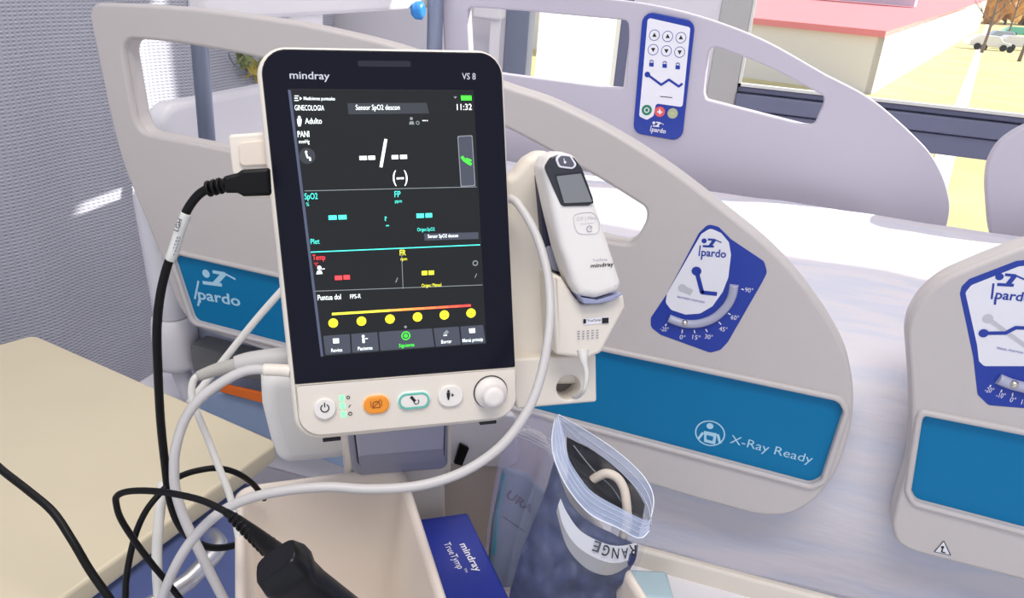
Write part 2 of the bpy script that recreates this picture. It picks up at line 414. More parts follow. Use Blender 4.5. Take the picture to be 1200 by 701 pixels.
wallpoly('front_wall', [L, A, up(A, zE), up(L, zE)], M_OUT_SHADE)
ev = .25
wallpoly('roof', [up(L, zE+.05)-dirR*ev, up(A, zE+.05)-dirR*ev, up(B, zB+.05), up(D, zB+.05)], M_ROOF)
g = G(); c = up(A, zE)+dirR*40+dirL*3; box(g, c, dirL, dirR, EZ, 0, 14, 0, 2, .8, 3.0, mat('roof unit', (200, 196, 214), .6)); build('roof_light', g, bd)
g = G(); p0, p1 = onZ(1121, 115, ZG+.02), onZ(1160, 24, ZG+.02); p2, p3 = onZ(1157, 24, ZG+.02), onZ(1103, 122, ZG+.02)
p0 = onZ(1137, 116, ZG+.02)
pd = (p1-p0); p0 = p0-pd*.7; p3 = onZ(1123, 114, ZG+.02)-pd*.7; g.add([p3, p0, p1, p2], [[0, 1, 2, 3]], M_PATH); struct('trim_1', g).name = 'trim_1'
# bare trees and parked cars beyond the lawn
M_BARK = mat('bark', (110, 96, 84), .9)
def tree(px, py, h, label, seed):
    rnd = random.Random(seed); b = onZ(px, py, ZG); t = thing('bare_tree', b, label, 'tree'); g = G()
    tube(g, [b, b+V((.1, 0, h*.4)), b+V((0, 0, h))], [.16, .12, .05], M_BARK, 6, 3); build('trunk', g, t)
    for k in range(7):
        g = G(); z = h*(.35+.09*k); a = rnd.uniform(0, 6.28); l = h*.32*(1-.06*k)
        s = b+V((.05, 0, z)); e = s+V((math.cos(a)*l, math.sin(a)*l, l*.9)); tube(g, [s, (s+e)/2+V((0, 0, -.1)), e], [.07, .05, .02], M_BARK, 5, 3)
        for q in range(2):
            e2 = e+V((rnd.uniform(-1, 1), rnd.uniform(-1, 1), .8))*l*.4; tube(g, [(s+e)/2, e2], [.04, .012], M_BARK, 4, 1)
        build('branch', g, t)
tree(1150, 62, 6.5, 'bare tree beside the white path beyond the lawn', 1)
tree(1180, 44, 7.5, 'bare tree standing behind the parked cars', 2)
tree(1194, 72, 6, 'bare tree on the lawn in front of the parked cars', 3)
for i, (px, wd, h, rgb) in enumerate(((1152, 5.5, 11, (196, 142, 84)), (1172, 6, 13, (206, 158, 92)), (1194, 6.5, 12, (176, 150, 88)), (1218, 7, 13, (200, 150, 90)))):
    b = onZ(px, 46, ZG)*1.0; b = V((b.x*1.75, b.y*1.75, ZG)); t = thing('autumn_tree', b, ('orange tree behind the parked cars at the far end of the white wall', 'tallest orange tree in the middle of the row behind the cars', 'olive brown tree at the right edge behind the cars', 'orange tree beyond the right edge of the row')[i], 'tree', None)
    g = G(); bm = bmesh.new(); bmesh.ops.create_icosphere(bm, subdivisions=4, radius=1)
    for v_ in bm.verts:
        n_ = 1+.35*noise.noise(v_.co*2.5+V((i*7, 0, 0)))+.25*noise.noise(v_.co*7); v_.co = b+V((v_.co.x*wd*n_*.8, v_.co.y*wd*n_*.8, h*.55+v_.co.z*h*.5*n_))
    g.add([v_.co for v_ in bm.verts], [[q.index for q in f.verts] for f in bm.faces], mat('autumn leaves %d' % i, rgb, .9, var=.4, scale=.8)); bm.free(); build('crown', g, t)
    g = G(); tube(g, [b, b+EZ*h*.4], [.3, .2], M_BARK, 6, 1); build('trunk', g, t)
def car(px, py, ang, rgb, label):
    b = onZ(px, py, ZG); t = thing('car', b, label, 'car', ); m = mat('car paint '+label[:12], rgb, .3, coat=.5)
    u = V((math.cos(ang), math.sin(ang), 0)); v = V((-u.y, u.x, 0)); P2 = Pl(b, u, EZ)
    g = G(); plate(g, Pl(b-v*-.8, u, EZ), [fillet([(-2.1, .35), (2.1, .35), (2.1, .8), (1.2, .95), (.7, 1.45), (-1.2, 1.45), (-1.9, .95), (-2.1, .9)], .12)], 1.6, .08, m); build('body', g, t)
    g = G(); plate(g, Pl(b-v*-.83, u, EZ), [[(1.0, .95), (.65, 1.36), (-1.1, 1.36), (-1.6, .95)]], 1.66, 0, mat('car glass', (60, 80, 100), .1)); build('windows', g, t)
    for sx in (-1.3, 1.3):
        for sy in (-.75, .75):
            g = G(); lathe(g, b+u*sx+v*(sy-.1)+EZ*.33, v, [(.33, 0), (.33, .2)], M_BLACK, 14); build('wheel', g, t)
car(1163, 60, .2, (225, 225, 230), 'white parked car nearest the white path')
car(1180, 52, .1, (150, 165, 190), 'blue grey parked car beyond the lawn')
car(1196, 60, .15, (236, 234, 228), 'white parked car at the right edge of the window view')
car(1196, 44, .15, (90, 190, 170), 'teal parked car in the back row')

# ================================================================== THE BED
YN, YFAR = .85, 1.8
PN = Pl((0, YN, 0), EX, EZ)                 # normal looks towards the camera (-Y)
assert PN.n.y < 0
bed = thing('hospital_bed', (0, 1.3, 0), 'white hospital bed with curved side rails and sky blue panels', 'bed')
def smooth_outline(ps, r):
    rs = []
    for i in range(len(ps)):
        p0, p1, p2 = V(ps[i-1]), V(ps[i]), V(ps[(i+1) % len(ps)])
        rs.append(5.0 if (p0-p1).angle(p2-p1) > math.radians(128) else r)
    return fillet(ps, rs, 6)
def railplate(name, pl, outer, holes, panels, m, th=.036, lip=.006, r=.02):
    """front skin with the panel recess cut out, over a back skin"""
    g = G(); fo = [smooth_outline([pl.c(*p) for p in outer], r)]; hs = [smooth_outline([pl.c(*p) for p in h], rr) for h, rr in holes]
    pn = [fillet([pl.c(*p) for p in q], rr) for q, rr in panels]
    plate(g, pl, fo+hs, th-lip+.001, .010, m, -lip)
    plate(g, pl, fo+hs+pn, lip+.006, .0045, m, 0)
    return build(name, g, bed)
BLUEH = [(202, 297), (703, 411), (982, 470), (988, 482), (962, 561), (950, 567), (623, 480), (228, 376)]
head = railplate('side_rail', PN,
    [(101, 3), (220, 8), (350, 27), (464, 52), (597, 103), (640, 116), (715, 152), (787, 198), (900, 287), (940, 330), (975, 380), (995, 420), (1001, 460), (998, 500), (985, 545), (962, 582), (930, 604), (893, 606), (770, 572), (640, 527), (330, 418), (226, 383), (206, 356), (188, 300), (163, 240), (142, 190), (125, 120)],
    [([(140, 44), (200, 49), (295, 65), (420, 98), (425, 212), (268, 176), (166, 156), (157, 140), (148, 90)], .022),
     ([(545, 135), (590, 148), (640, 175), (700, 208), (757, 244), (758, 257), (742, 288), (718, 284), (560, 243)], .02)],
    [(BLUEH, .012)], M_RAIL)
head['label'] = 'near head side rail with blue panel and backrest gauge'
def shrink(pts, s):
    cx = sum(p[0] for p in pts)/len(pts); cy = sum(p[1] for p in pts)/len(pts)
    return [(cx+(x-cx)*s, cy+(y-cy)*s) for x, y in pts]
def outset(ps, d):
    ps = [V(p) for p in ps]; N = len(ps); ar = sum(ps[i-1].x*ps[i].y-ps[i].x*ps[i-1].y for i in range(N)); sg = 1 if ar > 0 else -1; out = []
    for i in range(N):
        a, b = (ps[i]-ps[i-1]).normalized(), (ps[(i+1) % N]-ps[i]).normalized()
        n1, n2 = V((a.y, -a.x))*sg, V((b.y, -b.x))*sg; m = (n1+n2).normalized(); out.append(tuple(ps[i]+m*(d/max(.4, m.dot(n1)))))
    return out
def bluepanel(pl, pts, rail, name='blue_panel'):
    c = [pl.c(*p) for p in pts]; g = G(); plate(g, pl, [fillet(outset(c, .0075), .016), fillet(outset(c, .0003), .012)], .008, .0032, M_RAIL, .0042); build('panel_rim', g, rail)
    g = G(); plate(g, pl, [fillet([pl.c(*p) for p in pts], .012)], .004, .0008, M_BLUE, -.0045); return build(name, g, rail)
bp_ = bluepanel(PN, BLUEH, head)
# prints of the blue panel
OFFP = -.004
def brandlogo(g, pl, x0, y0, x1, y1, h, m, off):
    """small figure over the lettering; (x0,y0)-(x1,y1) is the baseline of 'pardo' in photo pixels"""
    w_ = math.hypot(x1-x0, y1-y0); ux, uy = (x1-x0)/w_, (y1-y0)/w_; q = lambda a, b: (x0+ux*a*w_-uy*(-b)*w_*0-uy*b*w_*-1*0+(-uy*-b)*0+(uy*b*w_), y0+uy*a*w_-ux*b*w_)
    textpx(g, 'pardo', pl, q(.03, 0), q(1, 0), h, m, off, .02)
    strokepx(g, pl, [q(-.04, .40), q(-.05, -.02)], w_*.05, m, off); strokepx(g, pl, [q(.055, .05), q(.05, -.16)], w_*.055, m, off+2e-5)
    disc(g, pl, *q(.10, .59), w_*.10, m, off, 16)
    for i, (a, b, t) in enumerate((((.06, .38), (.50, .40), .085), ((.24, .66), (.53, .66), .08), ((.51, .67), (.33, .39), .12), ((.52, .665), (.78, .58), .045))):
        strokepx(g, pl, [q(*a), q(*b)], w_*t, m, off+3e-5*(i+1))
g = G(); brandlogo(g, PN, 231, 350, 282, 359, 13, M_LOGO, OFFP); build('brand_logo', g, head); g = G()
ringstroke(g, PN, 832, 508, 16.5, 1.6, M_LOGO, OFFP, n=28); disc(g, PN, 832, 499.5, 4, M_LOGO, OFFP)
flatpx(g, PN, [(825, 505), (840, 508), (838, 521), (825, 518)], M_LOGO, OFFP); strokepx(g, PN, [(824, 507), (818, 515)], 3, M_LOGO, OFFP); strokepx(g, PN, [(841, 509), (844, 520)], 3, M_LOGO, OFFP)
flatpx(g, PN, [(828, 510), (836, 512), (835, 517), (828, 515)], M_BLUE, OFFP+.0004)
build('xray_symbol', g, head); g = G()
textpx(g, 'X-Ray Ready', PN, (855, 519), (951, 543.5), 11, M_LOGO, OFFP)
build('xray_lettering', g, head)
# backrest gauge sticker
def z2(x, y): return (750+x/4.125, 250+y/4.125)
g = G(); K = .0008
plate(g, PN, [ringpx(PN, [z2(*p) for p in [(285, 95), (330, 52), (380, 65), (440, 125), (600, 232), (615, 285), (590, 335), (425, 622), (390, 660), (340, 674), (100, 587), (52, 550), (52, 505), (130, 390)]], .008)], .0012, .0003, M_NAVY, .0006)
flatpx(g, PN, [z2(*p) for p in [(296, 100), (340, 72), (392, 95), (430, 140), (440, 200), (427, 310), (400, 380), (350, 450), (290, 485), (220, 490), (150, 467), (124, 432), (130, 390)]], M_STW, K, .006)
arc = [(455, 345), (445, 400), (415, 455), (360, 505), (290, 532), (215, 533), (140, 508)]
tube(g, [PN.at(*z2(*p), .0012) for p in arc], .0052, M_GROOVE, 8, 4)
brandlogo(g, PN, *z2(292, 205), *z2(415, 215), 9, M_NAVY, K+.0003)
strokepx(g, PN, [z2(200, 360), z2(250, 385)], 8, M_GHOST, K+.0002); disc(g, PN, *z2(205, 362), 5, M_GHOST, K+.00032)
disc(g, PN, *z2(273, 280), 5.6, M_NAVY, K+.00052); strokepx(g, PN, [z2(273, 280), z2(300, 383), z2(368, 390)], 5, M_NAVY, K+.0004)
textpx(g, 'BACKREST POSITION', PN, z2(180, 408), z2(310, 436), 2.4, M_NAVY, K+.0004)
for s, x, y in (('-20°', 98, 568), ('0°', 190, 607), ('15°', 252, 608), ('30°', 312, 605), ('45°', 382, 568), ('60°', 438, 512), ('90°', 506, 380)):
    textpx(g, s, PN, z2(x, y), z2(x+(38 if len(s) > 2 else 26), y+6), 5.6, M_STW, K)
for a, b in (((128, 535), (122, 545)), ((205, 562), (203, 580)), ((262, 565), (265, 580)), ((318, 560), (325, 574)), ((380, 525), (392, 538)), ((425, 483), (438, 490)), ((490, 366), (502, 370))):
    strokepx(g, PN, [z2(*a), z2(*b)], 1.4, M_STW, K)
st = build('backrest_gauge', g, head)
g = G(); lathe(g, PN.at(*z2(217, 530), .0045), PN.n, [(.0001, -.003), (.0035, -.0015), (.004, 0), (.0028, .0028), (.0001, .004)], M_STEEL, 12); build('gauge_ball', g, head)
# near foot rail
BLUEF = [(1083, 487), (1200, 510), (1330, 536), (1338, 655), (1200, 620), (1074, 587), (1068, 575), (1081, 492)]
foot = railplate('side_rail', PN,
    [(1063, 394), (1066, 375), (1080, 350), (1106, 327), (1154, 307), (1200, 289), (1260, 272), (1340, 275), (1385, 320), (1400, 440), (1395, 700), (1370, 722), (1200, 681), (1069, 647), (1051, 637), (1045, 618), (1051, 591), (1067, 540), (1069, 471)], [], [(BLUEF, .012)], M_RAIL, r=.012)
foot['label'] = 'near foot side rail with blue panel and tilt gauge'
bluepanel(PN, BLUEF, foot)
def z3(x, y): return (1040+x/3.506, 290+y/3.506)
g = G()
plate(g, PN, [ringpx(PN, [z3(*p) for p in [(297, 190), (305, 160), (335, 130), (530, 55), (700, 40), (820, 110), (860, 400), (840, 620), (760, 690), (561, 660), (415, 648), (370, 605), (352, 450), (325, 320)]], .006)], .0012, .0003, M_NAVY, .0006)
flatpx(g, PN, [z3(*p) for p in [(320, 185), (345, 155), (540, 78), (690, 65), (795, 125), (825, 400), (800, 500), (561, 488), (397, 488), (376, 468), (368, 400)]], M_STW, K, .005)
brandlogo(g, PN, *z3(436, 210), *z3(590, 225), 11, M_NAVY, K+.0003)
disc(g, PN, *z3(413, 293), 5.5, M_GHOST, K+.00045); strokepx(g, PN, [z3(413, 293), z3(600, 430)], 5, M_GHOST, K+.0003)
disc(g, PN, *z3(395, 353), 5.2, M_NAVY, K+.00062); strokepx(g, PN, [z3(395, 353), z3(485, 352), z3(527, 330), z3(620, 333), z3(680, 350)], 4.4, M_NAVY, K+.0005)
textpx(g, 'TREND. POSITION', PN, z3(446, 417), z3(556, 438), 2.6, M_NAVY, K+.0004)
tube(g, [PN.at(*z3(*p), .0012) for p in [(455, 540), (520, 565), (600, 580), (700, 575)]], .0062, M_GROOVE, 8, 4)
for s, x, y in (('-20°', 398, 594), ('-10°', 445, 616), ('0°', 500, 634), ('10°', 548, 645)): textpx(g, s, PN, z3(x, y), z3(x+(36 if len(s) > 2 else 22), y+5), 6.4, M_STW, K)
for a, b in (((425, 565), (420, 575)), ((470, 585), (466, 596)), ((515, 598), (513, 612)), ((565, 606), (565, 618))): strokepx(g, PN, [z3(*a), z3(*b)], 1.3, M_STW, K)
build('tilt_gauge', g, foot)
g = G(); lathe(g, PN.at(*z3(520, 563), .0055), PN.n, [(.0001, -.003), (.0045, -.001), (.0045, .001), (.003, .0035), (.0001, .0045)], M_STEEL, 12); build('gauge_ball', g, foot)
g = G(); flatpx(g, PN, [(1106, 633), (1115, 652), (1094, 648)], M_STW, .0004); 
for a, b in (((1106, 634), (1114, 651)), ((1114, 651), (1095, 647)), ((1095, 647), (1106, 634))): strokepx(g, PN, [a, b], 1, M_INK, .0006)
disc(g, PN, 1104.5, 641.5, 1.8, M_INK, .0006); strokepx(g, PN, [(1104.5, 643), (1103.5, 647), (1107.5, 648)], 1.6, M_INK, .0006); build('warning_triangle', g, foot)
# far rails
PF = Pl((0, YFAR, 0), EX, EZ)
far = railplate('side_rail', PF, [(516, -32), (620, -16), (700, -3), (760, 4), (820, 18), (892, 44), (968, 88), (1020, 114), (1060, 148), (1092, 180), (1108, 212), (1114, 240), (1112, 257), (1100, 300), (1060, 330), (800, 290), (560, 210), (530, 150), (520, 60)],
    [([(547, 8), (615, 13), (736, 24), (737, 40), (733, 104), (700, 101), (592, 87), (551, 80)], .012),
     ([(831, 57), (840, 55), (900, 77), (966, 113), (966, 122), (955, 147), (945, 147), (828, 117), (825, 108)], .010)], [], M_RAIL_SHADE, lip=.004, r=.02)
far['label'] = 'far head side rail with blue remote control panel'
ff = railplate('side_rail', PF, [(1160, 270), (1156, 216), (1159, 190), (1172, 167), (1200, 148), (1260, 130), (1400, 150), (1420, 330), (1170, 300)], [], [], M_RAIL_SHADE, lip=.004)
ff['label'] = 'far foot side rail at the right edge'
def z4(x, y): return (730+x/4.123, y/4.123)
g = G()
plate(g, PF, [ringpx(PF, [z4(*p) for p in [(98, 50), (350, 102), (286, 682), (50, 640)]], .022)], .008, .002, M_NAVY, .006)
flatpx(g, PF, [z4(*p) for p in [(120, 85), (326, 132), (288, 518), (160, 500), (148, 560), (115, 580), (78, 562)]], M_STW, .0066, .006)
KF = .0072
for j, (cy, s) in enumerate(((170, 1), (240, -1))):
    for i, cx in enumerate((152, 216, 280)):
        y = cy+i*6; disc(g, PF, *z4(cx-j*6, y), 6.2, M_NAVY, KF); disc(g, PF, *z4(cx-j*6, y), 5.5, M_STW, KF+.0004)
        c = z4(cx-j*6, y); flatpx(g, PF, [(c[0]-2.6, c[1]+2*s), (c[0]+2.6, c[1]+2*s), (c[0], c[1]-3*s)], M_INK, KF+.0008)
for cx, cy in ((138, 306), (202, 312), (265, 319)):
    c = z4(cx, cy); flatpx(g, PF, [(c[0]-2.6, c[1]-1), (c[0]+2.6, c[1]-.6), (c[0]+2.4, c[1]+4), (c[0]-2.8, c[1]+3.6)], M_NAVY, KF); ringstroke(g, PF, c[0], c[1]-1.5, 2, 1, M_NAVY, KF, 0, 180, 8)
strokepx(g, PF, [z4(118, 360), z4(185, 410), z4(222, 385), z4(270, 418), z4(286, 405)], 2.6, M_NAVY, KF); disc(g, PF, *z4(118, 360), 3.2, M_NAVY, KF+.0002)
strokepx(g, PF, [z4(180, 466), z4(238, 472)], .9, M_INK, KF)
for (cx, cy, m, i) in ((115, 532, mat('green key', (20, 130, 96), .4), 0), (178, 540, mat('red key', (226, 92, 96), .4), 1), (240, 548, mat('yellow key', (176, 184, 150), .4), 2)):
    disc(g, PF, *z4(cx, cy), 6, m, KF); c = z4(cx, cy)
    if i == 0: ringstroke(g, PF, *c, 2.6, 1.1, M_STW, KF+.0004)
    if i == 1: strokepx(g, PF, [(c[0]-3, c[1]), (c[0]+3, c[1]+.5)], 1.8, M_STW, KF+.0004); strokepx(g, PF, [(c[0], c[1]-3), (c[0], c[1]+3)], 1.8, M_STW, KF+.0004)
    if i == 2: strokepx(g, PF, [(c[0]-2, c[1]), (c[0]+2, c[1])], 1, mat('key mark', (214, 210, 120), .5), KF+.0004)
brandlogo(g, PF, *z4(136, 634), *z4(206, 645), 5, M_STW, KF)
build('control_panel', g, far)
# headboard, poles, chassis, corner bumper
hx = -.90
g = G(); PH = Pl((hx, 1.36, 0), EY, EZ)
zh = onX(215, 120, hx).z
plate(g, PH, [fillet([(-.34, .45), (.38, .45), (.38, zh), (-.34, zh)], .04)], .04, .012, M_WHITE, 0); build('headboard', g, bed)
for px0, px1, Y, r in ((234, 241, 1.0, .0125), (506, 508, 1.78, .0185)):
    a = onY(px1, 165, Y); b = onY(px0, 0, Y); d = (b-a)/(b.z-a.z); g = G()
    tube(g, [V((a.x, Y, .45)), V((b.x, Y, 2.15))], r, M_POLE, 16, 1); build('pole', g, bed, 'grey upright pole behind the rail')
g = G()
abox(g, -1.0, 1.25, .95, 1.70, .36, .44, M_WHITE, .01)
for x in (-.8, 1.0):
    abox(g, x-.03, x+.03, 1.25, 1.40, .12, .40, M_POLE, .006)
build('chassis', g, bed)
for x in (-.85, 1.1):
    for y in (1.0, 1.62):
        g = G(); abox(g, x-.02, x+.02, y-.02, y+.02, .1, .4, M_POLE, .004); lathe(g, V((x-.02, y, .06)), EX, [(.058, 0), (.06, .01), (.06, .03), (.058, .04)], M_DARK, 18); build('caster', g, bed)
for x0, rx in ((-.5, 0), (0.02, 0), (.42, 0), (-.5, 1), (.1, 1), (.7, 1)):
    g = G(); 
    if rx == 0: abox(g, x0-.03, x0+.03, .875, 1.0, .60, .64, M_WHITE, .004); abox(g, x0-.03, x0+.03, .96, 1.0, .42, .64, M_WHITE, .004)
    else: abox(g, x0-.03, x0+.03, 1.72, 1.81, .62, .66, M_WHITE, .004); abox(g, x0-.03, x0+.03, 1.69, 1.73, .42, .66, M_WHITE, .004)
    build('rail_arm', g, bed)
g = G(); PB = Pl((0, .90, 0), EX, EZ); k = lambda x, y: PB.at(x, y)
c0 = k(189, 376); c1 = k(186, 300)
lathe(g, V((c0.x, .925, c0.z)), EZ, [(.026, 0), (.029, .004), (.029, .04), (.033, .13), (.036, .2), (.03, .215)], M_WHITE, 24); build('bumper_post', g, bed)
g = G(); lathe(g, V((c0.x+.001, .925, c0.z)), EZ, [(.02, -.098), (.033, -.09), (.036, -.08), (.036, -.03), (.033, -.004), (.0285, -.0005)], M_WHITE, 24)
tube(g, [V((c0.x, .925, c0.z-.09)), V((c0.x, .97, .40))], .015, M_WHITE, 10, 1); build('bumper_foot', g, bed)
M_ORANGE = mat('orange strap', (240, 118, 40), .6); M_TRAYB = mat('blue grey tray', (150, 172, 205), .5)
g = G(); PC = Pl((0, .905, 0), EX, EZ)
plate(g, PC, [ringpx(PC, [(222, 404), (300, 424), (420, 452), (420, 470), (300, 446), (226, 434)], .004)], .04, .003, mat('dark grey bar', (120, 122, 122), .5)); build('mattress_stop', g, bed)
g = G(); plate(g, PC, [ringpx(PC, [(266, 448), (330, 462), (420, 484), (420, 496), (330, 474), (262, 456)], .002)], .006, .001, M_ORANGE, .01); build('strap', g, bed, 'orange strap')
g = G(); plate(g, PC, [ringpx(PC, [(255, 460), (330, 476), (430, 500), (430, 560), (330, 520), (225, 480)], .004)], .02, .003, M_TRAYB); build('underbed_tray', g, bed)
# lower white side ledge with a raised lip
g = G(); yl = .80; zl = onY(850, 671, yl).z
a, b = onY(755, 640, yl), onY(940, 701, yl)
x0, x1 = a.x-.25, 1.25
abox(g, x0, x1, .60, yl+.03, zl-.035, zl-.028, M_WHITE, .002)
abox(g, x0, x1, yl, yl+.012, zl-.034, zl, M_CREAM, .004); abox(g, x0, x1, .60, .612, zl-.034, zl-.01, M_CREAM, .004)
for x in (-.1, 1.0): abox(g, x-.02, x+.02, .75, 1.0, zl-.06, zl-.035, M_WHITE, .004); abox(g, x-.02, x+.02, .96, 1.0, .38, zl-.036, M_WHITE, .004)
build('side_ledge', g, bed)
PK = onZ(755, 695, zl-.026)
g = G(); u = V((.9, .3, 0)).normalized(); v = V((-u.y, u.x, 0))
box(g, PK, u, v, EZ, -.035, .03, -.03, .02, 0, .02, mat('pale blue packet film', (188, 214, 222), .25), .006)
pk = build('packet', g, None, 'pale blue packet on the white ledge beside the bag', 'packet')
# mattress and sheet
ZM = 1.2-.42
g = G(); abox(g, -.84, 1.25, .95, 1.72, .44, ZM-.012, mat('mattress cover', (200, 205, 225), .6), .03); build('mattress', g, None, 'thick mattress under the white sheet', 'mattress')
prof = [(.905, .46), (.903, .55), (.902, .65), (.905, .72), (.915, .755), (.94, ZM-.004)]+[(.98+.72*i/14, ZM) for i in range(15)]+[(1.73, ZM-.01), (1.745, .74), (1.747, .66), (1.747, .5)]
g = G(); P = []
nx = 200
for i in range(nx):
    x = -.80+2.08*i/(nx-1); row = []
    for j, (y, z) in enumerate(prof):
        if x < -.40 and j < 5: z = max(z, .70)      # tucked up at the head end
        nn = noise.noise(V((x*2.2, y*8+z*5, 3)))*.009+noise.noise(V((x*6, y*18+z*12, 7)))*.006+noise.noise(V((x*14, y*40+z*30, 1)))*.002
        if j < 5: row.append(V((x, y-.006+nn*.8, z)))
        else: row.append(V((x, y, z+nn)))
    P.append(row)
grid(g, P, M_SHEET); build('bed_sheet', g, None, 'white crinkled sheet draped over the mattress', 'sheet')

# ---- wall things behind the headboard
g = G(); 
a, b = onY(245, 0, 2.3), onY(497, 18, 2.3); bz = onY(495, 5, 2.3).z
xb = -.775; q0, q1 = onX(245, 25, xb), onX(497, 11, xb); zb0 = (q0.z+q1.z)/2
g = G(); abox(g, xb-.03, xb, .985, 1.80, zb0, zb0+.12, M_WHITE, .008); build('head_crossbar', g, bed, 'white crossbar between the two grey poles')
g = G(); c0, c1 = onX(343, 16, xb), onX(383, 33, xb); abox(g, xb-.05, xb-.006, c0.y, c1.y, c1.z, zb0+.004, M_WHITE, .004); build('socket_box', g, bed)
g = G(); c = onX(489, 12, xb+.01); lathe(g, c-EX*.01, EX, [(.014, 0), (.02, .008), (.02, .02), (.012, .026)], mat('blue knob', (40, 130, 205), .4), 16); build('knob', g, bed, 'blue knob')
bk = thing('blind_bracket', onY(572, 15, 2.3), 'white blind bracket with hanging cord tape beside the grey window post', 'bracket')
g = G(); c0, c1 = onY(557, 8, 2.3), onY(589, 24, 2.3); abox(g, c0.x, c1.x, 2.27, 2.33, c1.z, c0.z+.02, M_WHITE, .008); build('housing', g, bk)
g = G(); c0, c1 = onY(576, 20, 2.29), onY(583, 90, 2.29); abox(g, c0.x, c1.x, 2.285, 2.29, c1.z-.2, c0.z, M_WHITE); build('cord_tape', g, bk)
sp = thing('dried_sprig', onX(290, 80, -1.315), 'yellow green dried sprig on a thin grey wire against the curtain', 'plant')
g = G(); X_ = -1.315; tube(g, [onX(268, 62, X_), onX(272, 72, X_), onX(282, 82, X_), onX(296, 90, X_)], .0022, M_POLE, 6, 5); build('wire', g, sp)
M_SPR = [mat('sprig leaf', (186, 170, 84), .7), mat('sprig green', (140, 150, 104), .7)]
for i in range(16):
    c = onX(random.uniform(278, 305), random.uniform(66, 78), X_) if i % 2 else onX(random.uniform(289, 306), random.uniform(74, 98), X_)
    d = V((.2, random.uniform(-1, 1), random.uniform(-1, 1))).normalized(); e = d.orthogonal().normalized()
    g = G(); l = .03; g.add([c-d*l, c+e*l*.35, c+d*l, c-e*l*.35, c+d.cross(e)*.006], [[0, 1, 4], [1, 2, 4], [2, 3, 4], [3, 0, 4]], M_SPR[i % 2]); build('leaf', g, sp)

# ================================================================== BEDSIDE CABINET
ZT_ = 1.2-.5
q = [onZ(40, 392, ZT_), onZ(327, 518, ZT_), onZ(98, 683, ZT_)]
u = (q[1]-q[0]).normalized(); v = EZ.cross(u)
cb = thing('bedside_cabinet', (q[1].x-.2, q[1].y-.2, 0), 'bedside cabinet with beige laminate top and blue drawer front', 'cabinet')
PT = Pl(q[1], u, v)                        # u right along the back edge, v away; corner at origin
wq = (q[0]-q[1]).length
edge = (onZ(98, 683, ZT_)-q[1])
eu, evv = edge.dot(PT.u), edge.dot(PT.v); sk = eu/evv
g = G(); plate(g, PT, [fillet([(-wq, 0), (0, 0), (-.55*sk, -.55), (-wq-.1, -.55)], .012)], .022, .004, M_TABLE, 0); build('top', g, cb)
g = G(); plate(g, PT, [fillet([(-wq+.01, -.01), (-.012, -.01), (-.012-.53*sk, -.54), (-wq-.09, -.54)], .006)], .012, .001, M_TEDGE, -.022); build('top_rim', g, cb)
g = G(); plate(g, PT, [[(-wq+.02, -.02), (-.03, -.02), (-.03-.52*sk, -.53), (-wq-.08, -.53)]], .56, 0, M_WHITE, -.034); build('body', g, cb)
for k in range(3):
    g = G(); f0 = PT.w(-.03-.03*sk, -.035, 0); f1 = PT.w(-.03-.50*sk, -.515, 0); du = (f1-f0); ln = du.length; du.normalize(); nn = du.cross(EZ); 
    if nn.x < 0: nn = -nn
    zt = -.04-.185*k; box(g, f0, du, nn, EZ, 0, ln, -.004, .02, zt-.18, zt, M_CAB, .004); dr = build('drawer', g, cb)
    g = G(); PDR = Pl(f0+nn*.02, du, EZ); s0 = PDR.at(247, 642); s1 = PDR.at(128, 697); s1.z = s0.z = (s0.z+s1.z)/2
    s0.z = s1.z = s0.z-.185*k
    tube(g, [s0, s0+nn*.022+du*.01, s0+nn*.03+du*.05, s1+nn*.03-du*.05, s1+nn*.022-du*.01, s1], .009, M_CHROME, 10, 5); build('handle', g, dr)
g = G(); plate(g, PT, [[(-wq+.05, -.05), (-.06, -.05), (-.06, -.5), (-wq, -.5)]], .11, 0, M_DARK, -.594); build('plinth', g, cb)

